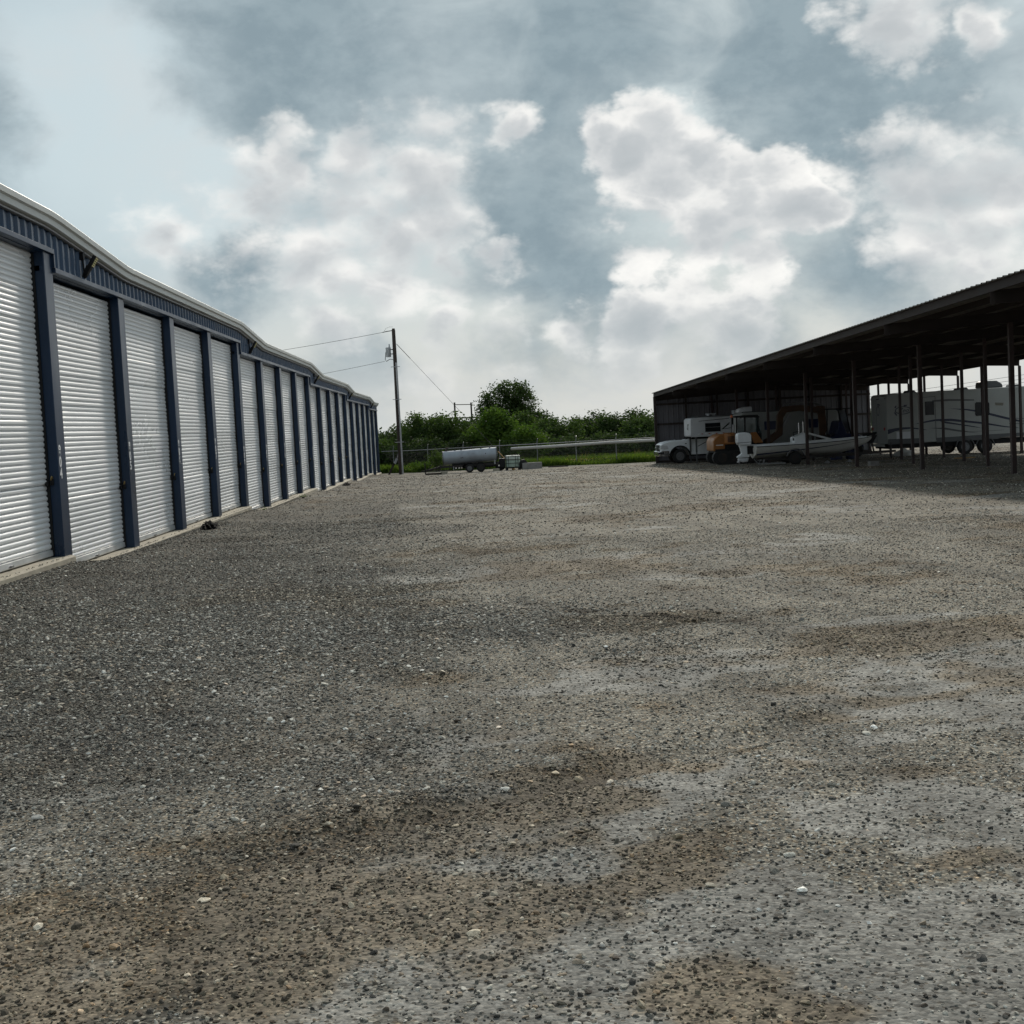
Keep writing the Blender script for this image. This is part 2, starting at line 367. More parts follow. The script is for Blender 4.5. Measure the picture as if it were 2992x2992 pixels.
me.from_pydata(np.stack([X, Y, Z], -1).reshape(-1, 3).tolist(), [], quads.tolist())
me.polygons.foreach_set('use_smooth', [True]*len(me.polygons))
PACK = [(-.3, 7.15, .85, .40, .1), (.08, 5.0, .42, .16, .3), (1.0, 4.1, 2.3, .75, .12), (2.7, 8.7, .9, .30, 0), (3.6, 10.9, 1.2, .22, .1), (1.5, 5.4, .55, .40, .2), (2.6, 5.6, .5, .5, 0), (-1.1, 4.25, .6, .22, .3), (1.0, 17.0, 3.0, 1.3, 0), (-.9, 16.2, 2.0, 1.0, .1)]
BROWN = [(.5, 6.95, .42, .28, 0), (-.75, 5.35, 1.3, .42, .6), (2.5, 7.7, .8, .16, .1), (2.0, 6.1, .6, .28, 0), (-.1, 9.2, 1.0, .6, .2), (1.7, 4.75, .5, .2, .2), (.75, 6.45, .9, .22, .6), (2.2, 4.6, .5, .3, 0), (-.35, 4.4, .4, .2, .2), (3.0, 9.6, 1.2, .5, 0)]
DARK = [(1.42, 12.15, .40, .10, -.4), (1.98, 11.45, .36, .07, -.1), (1.70, 11.75, .3, .06, -.5), (1.02, 12.45, .26, .12, -.2)]
ARCS = [(6.5, 25.0, 9.0), (6.5, 25.0, 10.75), (-5.5, 36.0, 8.5), (-5.5, 36.0, 10.2), (7.5, 17.0, 6.2), (7.5, 17.0, 7.9), (2.0, 60.0, 30.0), (2.0, 60.0, 31.7), (9.5, 2.0, 6.1)]
def fbm(X, Y, freq, octs=4, seed=0, gain=.55):
    """smooth value noise, about 0..1"""
    out = np.zeros_like(X, dtype=float); amp = 1.0; tot = 0.0
    for o in range(octs):
        x_, y_ = X*freq+seed*17.3+o*5.1, Y*freq+seed*9.7-o*3.7; ix, iy = np.floor(x_), np.floor(y_); fx, fy_ = x_-ix, y_-iy
        fx, fy_ = fx*fx*(3-2*fx), fy_*fy_*(3-2*fy_)
        def h(i, j): q = np.sin(i*127.1+j*311.7+seed*74.7+o*13.1)*43758.5453; return q-np.floor(q)
        v = (h(ix, iy)*(1-fx)+h(ix+1, iy)*fx)*(1-fy_)+(h(ix, iy+1)*(1-fx)+h(ix+1, iy+1)*fx)*fy_
        out += v*amp; tot += amp; amp *= gain; freq *= 2.03
    return out/tot
def ssn(v, a_, b_): t_ = np.clip((v-a_)/(b_-a_), 0, 1); return t_*t_*(3-2*t_)
def zone_np(X, Y, lst):
    acc = np.full(np.shape(X), -9.0)
    for cx, cy, rx, ry, ro in lst:
        u = ((X-cx)*math.cos(ro)+(Y-cy)*math.sin(ro))/rx; v = (-(X-cx)*math.sin(ro)+(Y-cy)*math.cos(ro))/ry; acc = np.maximum(acc, 1-np.hypot(u, v))
    return acc
def yard_zones(X, Y):
    """packed fines, brown soil, churned dark spots and coarse stone over the yard, each 0..1"""
    big = fbm(X, Y, .35, 4, 1); m1 = fbm(X, Y, 1.1, 4, 2); m3 = fbm(X, Y, 3.0, 3, 3)
    cs = np.clip((.3-X+4.0*(big-.5))/2.4, 0, 1)*np.interp(Y, [16, 46], [1, .35])*np.interp(Y, [4.5, 8], [.12, 1])
    cs = np.maximum(cs, .8*np.exp(-((Y-11.5+2*(m1-.5))/1.7)**2)*np.clip((2.4-X)/2, 0, 1)); cs = np.clip(cs+.9*(m1-.55), 0, 1)
    pf = np.maximum(zone_np(X, Y, PACK), np.minimum((X+.3)*.45+(5.9-Y)*.42, .45)); pf = np.maximum(pf, fbm(X, Y, .5, 4, 5)*4.5-2.75)
    pk = ssn(pf+(m1-.5)*2.2+(m3-.5)*1.6, -.05, .55)*(1-.85*cs)
    yr = 5.93+.72*X+.02*X*X; trk = (1-np.abs(Y-yr+(m1-.5)*.9)/.75)*np.clip((2.2-X)/1.0, 0, 1)-1.1*(fbm(X, Y, .8, 3, 7) < .42)
    bf = np.maximum(np.maximum(zone_np(X, Y, BROWN), trk), fbm(X, Y, .55, 4, 8)*5-2.85); bf = np.maximum(bf, (fbm(X, Y, 1.7, 4, 9)*5-2.75)*np.clip((X+1)/1.5, 0, 1)*np.clip((9-Y)/2, 0, 1))
    br = ssn(bf+(m1-.5)*1.6+(m3-.5)*1.5, -.05, .85)*(1-.6*cs)
    dk = ssn(zone_np(X, Y, DARK)+(m3-.5)*1.2, -.15, .5)
    arc = np.full(np.shape(X), 9.0)
    for cx, cy, r_ in ARCS: arc = np.minimum(arc, np.abs(np.hypot(X-cx, Y-cy)-r_+(m1-.5)*.5))
    dk = np.maximum(dk, .38*ssn(-arc, -.34, -.04)*ssn(m3+m1, .8, 1.15)); dk = np.maximum(dk, .45*ssn(-np.abs(Y-yr+.12*(m3-.5)), -.22, -.03)*np.clip((2.2-X), 0, 1)*np.clip((X+1.6), 0, 1)*ssn(m1, .35, .55))
    return pk, br, dk, cs
_z = np.stack(yard_zones(X, Y), -1).astype(np.float32)
me.attributes.new('zones', 'FLOAT_COLOR', 'POINT').data.foreach_set('color', _z.reshape(-1))
def ground_material():
    m, nt, b, g = newmat('gravel_ground')
    geo = N(nt, 'ShaderNodeNewGeometry'); p = geo.outputs['Position']
    px, py, pz = g.sep(p); p2 = g.comb(px, py, 0.0)
    at_ = N(nt, 'ShaderNodeAttribute', attribute_name='zones'); zr, zg, zb = g.sep(at_.outputs['Color']); za = at_.outputs['Alpha']
    v1 = g.vor(p2, 62); v2 = g.vor(p2, 27)
    r1, q1, s1 = g.sep(v1.outputs['Color']); r2, q2, s2 = g.sep(v2.outputs['Color'])
    fr = g.noise(p2, 3.2, 8, .90)                        # grain at every scale
    rag = g.m('MULTIPLY', g.m('SUBTRACT', fr, .5), 2.2)
    packed = g.mr(g.m('ADD', zr, rag), .2, .75); brown = g.mr(g.m('ADD', zg, rag), .1, .9); dark = g.mr(g.m('ADD', zb, g.m('MULTIPLY', rag, .5)), .12, .9); coarse = za
    # loose stone: pale stones over dark gaps
    st1 = g.ramp(r1, [(0, .045), (.25, .10), (.55, .20), (.8, .36), (1, .62)])
    gap1 = g.mr(v1.outputs['Distance'], .30, .62, 1.0, .12); st1 = g.mix(1.0, st1, g.comb(gap1, gap1, gap1), 'MULTIPLY')
    st2 = g.ramp(r2, [(0, .03), (.35, .075), (.62, .17), (.84, .36), (1, .68)])
    gap2 = g.mr(v2.outputs['Distance'], .26, .58, 1.0, .07); st2 = g.mix(1.0, st2, g.comb(gap2, gap2, gap2), 'MULTIPLY')
    grit = g.ramp(fr, [(.32, .05), (.42, .14), (.50, .235), (.58, .34), (.68, .50)])
    fines = g.mix(1.0, g.mix(.45, st1, g.mix(.35, grit, st2)), (1.24, 1.20, 1.12), 'MULTIPLY')
    crs = g.mix(1.0, g.mix(.30, g.mix(.62, st1, st2), g.mix(1.0, grit, (.5, .5, .5), 'MULTIPLY')), (.62, .62, .62), 'MULTIPLY')
    col = g.mix(coarse, fines, crs)
    hue = g.mix(g.mr(q1, .7, .95), g.mix(s1, (1.05, .98, .82), (1.0, .975, .87)), (1.20, .96, .68))
    col = g.mix(.9, col, hue, 'MULTIPLY')
    # pale packed fines: grey crust with grains and dark pits
    crust = g.ramp(fr, [(.34, (.112, .108, .097)), (.43, (.222, .216, .198)), (.52, (.295, .288, .264)), (.66, (.415, .405, .372))])
    gr = g.mr(r1, 0.0, 1.0, .60, 1.32, False); crust = g.mix(1.0, crust, g.comb(gr, gr, gr), 'MULTIPLY')
    pit = g.m('MULTIPLY', g.mr(q2, .70, .74), g.mr(v2.outputs['Distance'], .42, .22)); pit = g.m('MAXIMUM', pit, g.m('MULTIPLY', g.mr(q1, .80, .84), g.mr(v1.outputs['Distance'], .5, .3)))
    crust = g.mix(g.m('MULTIPLY', pit, .85), crust, (.045, .042, .038))
    col = g.mix(g.m('MULTIPLY', packed, .80), col, crust)
    col = g.mix(g.m('MULTIPLY', brown, .85), col, (.68, .56, .425), 'MULTIPLY')
    col = g.mix(g.m('MULTIPLY', dark, .9), col, (.20, .17, .14), 'MULTIPLY')
    # long dull bands left by grading, running down the yard
    gs = g.noise(g.comb(g.m('MULTIPLY_ADD', py, .10, g.m('MULTIPLY', px, .9)), g.m('MULTIPLY', py, .16), 0.0), 1.3, 3, .55, .6)
    gb = g.mr(gs, .36, .62, .78, 1.14)
    col = g.mix(1.0, col, g.comb(gb, gb, gb), 'MULTIPLY')
    verge = g.mr(g.m('ADD', g.m('MULTIPLY_ADD', px, .57, py), g.m('MULTIPLY', rag, .6)), 93.6, 95.0)
    verge = g.m('MULTIPLY', verge, g.mr(px, 27.0, 24.0))
    col = g.mix(verge, col, g.ramp(fr, [(.3, (.022, .04, .010)), (.6, (.05, .08, .02))]))
    g.put(b.inputs['Base Color'], col); b.inputs['Roughness'].default_value = .92; b.inputs['Specular IOR Level'].default_value = .2
    h = g.m('ADD', g.m('MULTIPLY', v2.outputs['Distance'], -.5), g.m('MULTIPLY', v1.outputs['Distance'], -.4))
    h = g.m('SUBTRACT', g.m('ADD', h, g.m('MULTIPLY', g.noise(p2, 14.0, 3, .8), 1.0)), g.m('MULTIPLY', pit, .5))
    bn = N(nt, 'ShaderNodeBump'); bn.inputs['Strength'].default_value = .7; bn.inputs['Distance'].default_value = .013
    nt.links.new(h, bn.inputs['Height']); nt.links.new(bn.outputs[0], b.inputs['Normal'])
    return m
me.materials.append(ground_material())
tag(link('ground', me), 'grey brown gravel yard running out to the grass verge', kind='structure')

# ------------------------------------------------------------------ storage building on the left
HEAD = [CZ+q for q in (2.95, 2.68, 2.385, 2.08, 1.80, 1.556)]
SLAB = [CZ+q for q in (-1.59, -1.83, -2.08, -2.34, -2.62, -2.86)]
EAVE = [CZ+q for q in (3.46, 3.17, 2.875, 2.575, 2.29, 2.045)]
BAY = 4.27; PW = .41; FX = -5.96
def PY(k): return 20.8+BAY*(k-1)
def sec(k): return 0 if k <= 0 else min(5, (k-1)//4+1)
def ez(y):
    e = EAVE[0]
    for s in range(1, 6):
        t = (y-(PY(1+4*(s-1))-.25))/4.5; t = min(1, max(0, t)); t = t*t*(3-2*t)*.06+t*.94
        e += (EAVE[s]-EAVE[s-1])*t
    return e
Y0, Y1 = PY(-1)-PW, PY(19)
sb = empty('storage_building', (FX, Y0, SLAB[0]), 'long navy blue storage building with white roll-up doors stepping down the slope', 'building')
def part(mb, name, mat, parent=None, **k): return mb.build(name, mat, parent or sb, world=True, **k)
# shell behind the doors
m = MB(); ylist = sorted(set(list(np.arange(Y0, Y1, .5))+[Y1]))
m.grid([[(-6.0, y, ez(y)-.05), (-12, y, ez(y)+.18), (-18, y, ez(y)-.05)] for y in ylist]); part(m, 'roof', 'gutter')
m = MB()
for s in range(6):
    a = Y0 if s == 0 else PY(1+4*(s-1)); b = PY(1+4*s) if s < 5 else Y1
    m.add([(-6.36, a, SLAB[s]-.6), (-6.36, b, SLAB[s]-.6), (-6.36, b, EAVE[s]-.1), (-6.36, a, EAVE[s]-.1)], [(0, 1, 2, 3)])
part(m, 'light_blocker', 'dark')  # unseen dark backing, added behind the doors to block light
m = MB().box(-18, -17.9, Y0, Y1, SLAB[5]-.8, EAVE[5]-.1); part(m, 'rear_wall', 'navy')
m = MB().box(-17.9, -6.37, Y1-.08, Y1, SLAB[5]-.5, EAVE[5]-.08); part(m, 'end_wall', 'navy')
m = MB().box(-17.9, -6.37, Y0, Y0+.08, SLAB[0]-.5, EAVE[0]-.08); part(m, 'end_wall', 'navy')
for s in range(6):
    k0 = -1 if s == 0 else 1+4*(s-1); k1 = 1+4*s if s < 5 else 19
    a = Y0 if s == 0 else PY(k0); b = PY(k1)
    # slab with a worn front edge
    x1 = -5.87; sy0 = a-(.12 if s else 0); sy1 = b-.15 if s < 5 else b+.15
    n = max(2, int((sy1-sy0)/.45)); t = SLAB[s]
    rows = []
    for i in range(n+1):
        y = sy0+(sy1-sy0)*i/n; j = random.uniform(-.012, .012)
        rows.append([(-6.9, y, t), (x1-.05+j, y, t-.012), (x1+j, y, t-.035+.3*j), (x1+.015+j, y, t-.7)])
    m = MB().grid(rows); m.add([rows[0][0], rows[0][1], rows[0][2], rows[0][3], (-6.9, sy0, t-.7)], [(0, 1, 2, 3, 4)])
    m.add([rows[-1][0], rows[-1][1], rows[-1][2], rows[-1][3], (-6.9, sy1, t-.7)], [(0, 1, 2, 3, 4)])
    part(m, 'slab', 'concrete')
    h = HEAD[s]
    part(MB().box(-6.33, -6.03, a-(PW if s else 0), b, h-.085, h-.01), 'door_header', 'navy')
    part(MB().box(-6.03, -5.915, a, b, h-.075, h), 'head_trim', 'navy', bevel=.006)
    if s < 5: part(MB().box(-6.02, -5.918, b-.03, b+.02, HEAD[s+1], h-.074), 'head_trim', 'navy')
    # ribbed panels over the doors
    npan = max(1, round((b-a)/.9)); pw = (b-a)/npan
    for i in range(npan):
        ya = a+i*pw; cols = []
        for r_ in range(3):
            o = ya+r_*pw/3; q = pw/3
            for (t_, d) in ((0, .034), (.024, .036), (.05, .006), (.14, .012), (.26, .0)):
                if t_ < q: cols.append((o+t_, d))
        cols.append((ya+pw, .034))
        rows = [[(FX-.035+d, y, h+.0005) for y, d in cols], [(FX-.035+d, y, ez(y)-.235) for y, d in cols]]
        part(MB().grid(rows), 'wall_panel', 'panel')
    # gutter and the trim under it
    n = max(4, int((b-a)/.4)); ga, gb = [], []
    for i in range(n+1):
        y = a+(b-a)*i/n-(.12 if (i == n and s == 5) else 0)*-1; e = ez(y)
        ga.append([(-6.0, y, e-.05), (-5.87, y, e+.005), (-5.80, y, e), (-5.79, y, e-.012), (-5.80, y, e-.085), (-5.845, y, e-.10), (-5.85, y, e-.185), (-5.87, y, e-.19), (-5.97, y, e-.19)])
        gb.append([(-5.93, y, e-.188), (-5.905, y, e-.215), (-5.905, y, e-.235), (-5.96, y, e-.238)])
    part(MB().grid(ga), 'gutter', 'gutter'); part(MB().grid(gb), 'eave_trim', 'soffit')
# pillars with their numbers
digit_mesh = {}
def digit(ch):
    if ch not in digit_mesh:
        cu = bpy.data.curves.new('digit', 'FONT'); cu.body = ch; cu.size = .215; cu.offset = .006; cu.extrude = .002; cu.align_x = 'CENTER'; cu.align_y = 'CENTER'
        o = bpy.data.objects.new('digit', cu); C.objects.link(o)
        me = bpy.data.meshes.new_from_object(o.evaluated_get(bpy.context.evaluated_depsgraph_get()))
        me.materials.append(M['digit']); me.name = 'digit'; bpy.data.objects.remove(o); digit_mesh[ch] = me
    return digit_mesh[ch]
for k in range(-1, 20):
    top = HEAD[sec(k-1)]-.074; bot = SLAB[sec(k)]-(.05 if sec(k) != sec(k-1) else .01)
    y = PY(k)
    m = MB().prism([(-6.34, y-PW), (FX-.012, y-PW), (FX, y-PW+.012), (FX, y-.012), (FX-.012, y), (-6.34, y)], bot, top, 'z')
    po = part(m, 'pillar', 'navy')
    if k <= 16:
        num = str(803+k)
        for i, ch in enumerate(num):
            d = link('number_digit', digit(ch), po); d.rotation_euler = (R(90), 0, R(90))
            d.location = (FX+.004, y-PW+.105, SLAB[sec(k)]+1.62+.17*(1-i)+(.24 if k == 1 else 0)*0)
# roll-up doors, each hung from ribbed sheets
DW = BAY-PW-.07; DX = -6.150; SH = .474
def sheet_mesh():
    rows = []
    for r_ in range(6):
        o = r_*.079
        for t_, d in ((0, 0), (.006, 0), (.014, .011), (.024, .016), (.050, .016), (.066, .006), (.075, -.004)): rows.append((o+t_, d))
    rows.append((SH-.003, -.006)); rows.insert(0, (-.004, -.014))
    return MB().grid([[(d, 0, z_), (d, DW, z_)] for z_, d in rows]).mesh('curtain_sheet', 'door', False)
SM = sheet_mesh()
bar_me = MB().prism([(-.01, 0), (.03, 0), (.035, .012), (.028, .085), (-.01, .095)], 0, DW, 'y').mesh('bottom_bar', 'doorbar')
latch_me = MB().box(.03, .06, -.05, .05, .015, .045).box(.03, .045, -.09, .09, .02, .035).mesh('latch', 'steel')
for k in range(-1, 19):
    s = sec(k); y = PY(k)+.035; zb = SLAB[s]+.012
    d = bpy.data.objects.new('roll_up_door', None); C.objects.link(d); d.parent = sb; d.empty_display_size = .2
    d.location = Vector((DX, y, zb))-sb.location
    link('bottom_bar', bar_me, d).location = (0, 0, 0); link('latch', latch_me, d).location = (0, DW/2, 0)
    n = int(math.ceil((HEAD[s]-.15-zb-.095)/SH))
    for i in range(n):
        o = link('curtain_sheet', SM, d); o.location = (random.uniform(-.003, .003), 0, .1+i*SH); o.rotation_euler = (random.uniform(-.0012, .0012), random.uniform(-.018, .018), 0)
    for yy in (-.033, DW+.005):
        MB().box(-.03, .05, yy, yy+.03, .0, HEAD[s]-.1-zb).build('door_guide', 'black', d)
# flood lights under the eave
lit0 = None
HEADV = Vector((.50, .10, .86)).normalized(); LN = Vector((.86, .0, -.50))
def flood_light():
    e = empty('flood_light', (0, 0, 0), 'x', 'flood light', group='flood lights along the eave')
    side = HEADV.cross(LN).normalized(); nn = side.cross(HEADV).normalized()
    if nn.dot(LN) < 0: nn = -nn
    def slab_(c0, L0, L1, w0, w1, t0, t1):
        vs = []
        for L, w_ in ((L0, w0), (L1, w1)):
            for sx, t in ((-1, t0), (1, t0), (1, t1), (-1, t1)):
                vs.append(Vector(c0)+HEADV*L+side*sx*w_/2+nn*t)
        return MB().add(vs, [(3,2,1,0),(4,5,6,7),(0,1,5,4),(1,2,6,5),(2,3,7,6),(3,0,4,7)])
    c = (.04, 0, 0)
    hs = slab_(c, .0, .16, .08, .15, -.045, .03); hs.add(slab_(c, .16, .35, .15, .15, -.03, .03).v, slab_(c, .16, .35, .15, .15, -.03, .03).f)
    hd = hs.build('lamp_head', 'black', e, bevel=.008)
    lb = slab_(c, .170, .340, .13, .13, .031, .034).build('led_board', 'lensgap', hd)
    for i in range(5):
        slab_(c, .176+i*.033, .197+i*.033, .125, .125, .035, .042).build('led_strip', 'lens', hd)
    MB().tube([(-.0, 0, .0), (.03, 0, -.02), (.05, 0, .01)], [.03, .035, .035], 10).build('bracket', 'black', e)
    MB().box(-.02, .05, -.10, .0, .24, .38).build('junction_box', 'black', e, bevel=.005)
    MB().tube([(.02, -.05, .25), (.03, -.04, .12), (.03, -.02, .03), (.0, 0, .0)], .014, 8).build('cable', 'black', e)
    return e
fl = flood_light()
for s, lab in ((1, 'black flood light under the eave over the second door, its yellow panel showing'), (2, 'black flood light under the eave, second along the row of flood lights'),
               (3, 'black flood light under the eave, third along the row of flood lights'), (4, 'black flood light under the eave, fourth along the row of flood lights'),
               (5, 'small dark flood light under the eave near the far end')):
    o = fl if s == 1 else copy_tree(fl)
    y = PY(1+4*(s-1))+1.65; o.location = (FX+.005, y, HEAD[s]+.07); o['label'] = lab
o = copy_tree(fl); o.location = (FX-.1, Y1+.06, HEAD[5]+.10); o.rotation_euler = (0, 0, R(75)); o['label'] = 'dark flood light sticking out from the far corner of the storage building'
# padlocks on the hasps
def padlock():
    e = empty('padlock', (0, 0, 0), 'x', 'padlock', group='padlocks on the roll-up doors')
    MB().box(-.02, .012, -.13, .04, -.025, .025).build('hasp', 'black', e)
    MB().prism([(-.05, -.035), (.0, -.055), (.05, -.035), (.055, .0), (.04, .035), (-.04, .035), (-.055, 0)], .02, .06, 'x').build('lock_body', 'black', e, bevel=.006)
    MB().tube([(.04, -.03, .03), (.045, -.03, .07), (.045, 0, .085), (.045, .03, .07), (.04, .03, .03)], .008, 6).build('shackle', 'brass', e)
    return e
pl = padlock()
ORD = 'first second third fourth fifth sixth seventh eighth ninth tenth eleventh twelfth thirteenth'.split()
for k in range(0, 13):
    o = pl if k == 0 else copy_tree(pl)
    o.location = (DX+.05, PY(k+1)-PW-.02, SLAB[sec(k)]+1.10); o.rotation_euler = (random.uniform(-.5, .5), 0, random.uniform(-.1, .1))
    o['label'] = 'dark padlock on the %s roll-up door of the row, counted from the camera' % ORD[k]
# crumpled black plastic at two pillar feet
def crumple(name, loc, size, lab):
    bm = bmesh.new(); bmesh.ops.create_icosphere(bm, subdivisions=3, radius=1)
    for v in bm.verts:
        n_ = v.co.normalized(); k_ = 1+.35*math.sin(n_.x*7+n_.y*5)*math.cos(n_.z*6+n_.x*4)+random.uniform(-.12, .12)
        v.co = Vector((n_.x*size[0]*k_, n_.y*size[1]*k_, max(-.02, n_.z*size[2]*k_)))
    me = bpy.data.meshes.new(name); bm.to_mesh(me); bm.free(); me.materials.append(M['rag'])
    o = auto_smooth(link(name, me), 50); o.location = loc; tag(o, lab, 'plastic')
crumple('crumpled_plastic', (-5.55, PY(3)+.30, gz(-5.55, PY(3)+.3)+.02), (.16, .34, .13), 'crumpled black plastic lying at the foot of pillar 806')
crumple('crumpled_plastic', (-5.5, PY(11)+.5, gz(-5.5, PY(11)+.5)+.02), (.16, .5, .10), 'flattened black plastic lying at the foot of pillar 814')

# ------------------------------------------------------------------ open shed on the right
EX, RX, BX = 11.7, 18.3, 24.9
RIB = [82.8-7.57*i for i in range(14)]
def es(y): return CZ+2.57-(y-29.8)*.02057          # eave height
def rz(x, y): return es(y)+(.05*(min(x, BX)-EX) if x <= RX else .05*(BX-x))
SY0, SY1 = RIB[-1]-.3, 82.95
sh = empty('open_shed', (EX, RIB[0], gz(EX, RIB[0])), 'dark open-sided metal shed with a low gable roof over parked vehicles', 'shed')
def spart(mb, name, mat, parent=None, **k): return mb.build(name, mat, parent or sh, world=True, **k)
# roof sheets: one mesh for each slope, laid side by side
pw = .91; npan = int((SY1-SY0)/pw); pw = (SY1-SY0)/npan
def roof_sheet(xa, xb):
    cols = []
    for r_ in range(3):
        o = r_*pw/3
        for t_, d in ((0, .0), (.10, 0), (.13, .034), (.17, .034), (.2, 0)): cols.append((o+t_, d))
    cols.append((pw-.003, 0))
    return MB().grid([[(x_, y_, rz(x_, 0)-es(0)+d-.02057*y_) for y_, d in cols] for x_ in (xa, (xa+xb)/2, xb)]).mesh('roof_sheet', 'under')
ra, rb = roof_sheet(EX-.12, RX-.002), roof_sheet(RX+.002, BX+.12)
for i in range(npan):
    y = SY0+i*pw
    for me_ in (ra, rb):
        o = link('roof_sheet', me_, sh); o.location = Vector((0, y, es(y)+.015))-sh.location
# eave channels and purlins follow the fall of the roof
def along(x, dz, wd, hg, name, mat):
    spart(MB().bar((x, SY0+.02, rz(x, SY0)+dz), (x, SY1-.02, rz(x, SY1)+dz), wd, hg), name, mat)
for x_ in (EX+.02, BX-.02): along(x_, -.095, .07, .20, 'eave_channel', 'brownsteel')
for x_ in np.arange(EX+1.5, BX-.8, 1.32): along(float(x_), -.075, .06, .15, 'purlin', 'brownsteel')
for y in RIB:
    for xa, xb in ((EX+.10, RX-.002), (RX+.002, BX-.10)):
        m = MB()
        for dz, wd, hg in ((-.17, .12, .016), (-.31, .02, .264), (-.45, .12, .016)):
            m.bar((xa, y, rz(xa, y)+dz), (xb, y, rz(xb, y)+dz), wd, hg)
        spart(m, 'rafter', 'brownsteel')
POSTX = (15.2, 17.4, 19.4, 21.3, 23.1, 24.8)
for i, y in enumerate(RIB):
    for j, x_ in enumerate(POSTX):
        if i >= 8 and j: continue
        s_ = .062 if j == 0 else .05
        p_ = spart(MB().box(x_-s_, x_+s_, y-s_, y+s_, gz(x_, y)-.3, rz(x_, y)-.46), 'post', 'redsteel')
    spart(MB().box(EX-.02, EX+.10, y-.055, y-.045, es(y)-.47, es(y)-.19), 'rafter_end_plate', 'brownsteel')
# corner post, end wall of ribbed sheets, girts
yw = 82.86
spart(MB().box(EX-.06, EX+.1, 82.6, 82.78, gz(EX, yw)-.3, es(yw)-.2), 'corner_post', 'brownsteel')
npw = 14; ww = (BX-EX)/npw
for i in range(npw):
    cols = []
    for r_ in range(3):
        o = EX+i*ww+r_*ww/3
        for t_, d in ((0, .0), (.12, .0), (.15, -.04), (.20, -.04), (.23, 0)): cols.append((o+t_, d))
    cols.append((EX+(i+1)*ww+.02, .004))
    rows = [[(x_, yw+d, gz(x_, yw)+.0) for x_, d in cols], [(x_, yw+d, rz(x_, yw)+.01) for x_, d in cols]]
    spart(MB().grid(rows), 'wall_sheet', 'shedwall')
for q in (.10, 1.15, 2.35, 3.55):
    spart(MB().bar((EX+.1, yw-.09, gz(EX, yw)+q), (BX, yw-.09, gz(BX, yw)+q), .07, .12), 'girt', 'brownsteel')
for x_ in np.arange(EX+1.9, BX, 1.9):
    spart(MB().box(x_-.05, x_+.05, yw-.24, yw-.13, gz(x_, yw), rz(x_, yw)-.1), 'wall_stud', 'brownsteel')
for y in RIB[:8]:
    spart(MB().box(POSTX[0]-.3, POSTX[0]+.3, y-.3, y+.3, gz(POSTX[0], y)-.3, gz(POSTX[0], y)-.0), 'footing', 'block') if False else None

# ------------------------------------------------------------------ vehicles and stored things
def wheel(e, x, y, z, r_, w_=.24, name='wheel', rim='rim', hub=True):
    wh = bpy.data.objects.new(name, None); C.objects.link(wh); wh.parent = e; wh.location = (x, y, z); wh.empty_display_size = .1
    i = r_*.58
    auto_smooth(MB().lathe([(i, 0), (r_*.86, 0), (r_*.97, w_*.12), (r_, w_*.3), (r_, w_*.7), (r_*.97, w_*.88), (r_*.86, w_), (i, w_)], n=26, caps=False).build('tyre', 'tyre', wh))
    auto_smooth(MB().lathe([(i*1.01, .012), (i*.92, .02), (i*.86, .05), (i*.62, .07), (i*.55, .03), (i*.36, .015), (i*.30, -.01), (.01, -.01)], n=22).build('rim', rim, wh))
    for j in range(6):
        c_, s_ = math.cos(j*math.pi/3)*i*.74, math.sin(j*math.pi/3)*i*.74
        MB().lathe([(i*.10, .054), (i*.10, .06), (.001, .06)], c_, 0, s_, 8).build('rim_hole', 'tyre', wh)
    return wh
def ang_poly(cx, cz, r_, a0, a1, n=9):
    return [(cx+r_*math.cos(R(a0+(a1-a0)*i/n)), cz+r_*math.sin(R(a0+(a1-a0)*i/n))) for i in range(n+1)]

# pickup
tx, ty = 12.45, 78.4
t = empty('pickup_truck', (tx, ty, gz(tx, ty)), 'white pickup truck facing out of the shed beside the end wall', 'truck')
prof = [(-1.02, .50), (-1.10, .62), (-1.12, 1.02), (-1.06, 1.14), (-.85, 1.24), (-.5, 1.31), (0, 1.35), (.3, 1.33), (.42, 1.31), (.95, 1.78), (1.15, 1.88), (1.6, 1.93), (3.0, 1.93), (3.25, 1.85), (3.38, 1.33), (3.4, .50), (.62, .46)] + ang_poly(0, .42, .56, 5, 175, 10) + [(-.6, .46)]
auto_smooth(MB().prism(prof, 0.0, 2.0, 'y').build('body', 'white', t, bevel=.05), 35)
MB().prism([(.62, 1.36), (1.08, 1.76), (1.9, 1.80), (1.9, 1.36)], -.012, 2.012, 'y').build('side_window', 'glass', t)
MB().prism([(1.98, 1.36), (1.98, 1.80), (2.9, 1.80), (3.05, 1.36)], -.012, 2.012, 'y').build('side_window', 'glass', t)
MB().add([(.46, .16, 1.37), (.46, 1.84, 1.37), (.96, 1.72, 1.82), (.96, .28, 1.82)], [(0, 1, 2, 3)]).build('windscreen', 'glass', t)
MB().box(-1.15, -1.10, .45, 1.55, .70, 1.10).build('grille', 'black', t)
MB().box(-1.16, -1.12, .42, 1.58, .86, .92).build('grille_bar', 'chrome', t)
for y_ in (-.01, 1.62):
    MB().prism([(-1.15, .90), (-1.10, 1.10), (-.72, 1.06), (-.66, .86), (-.9, .84)], y_, y_+.40, 'y').build('headlight', 'lampglass', t, bevel=.015)
MB().prism([(-1.22, .46), (-1.24, .72), (-1.05, .78), (-.62, .76), (-.60, .50), (-.8, .42)], -.03, 2.03, 'y').build('bumper', 'chrome', t, bevel=.03)
for y_ in (.0, 1.66): MB().prism([(-1.245, .58), (-1.24, .68), (-.95, .69), (-.92, .58)], y_-.035, y_+.40, 'y').build('fog_lamp', 'black', t)
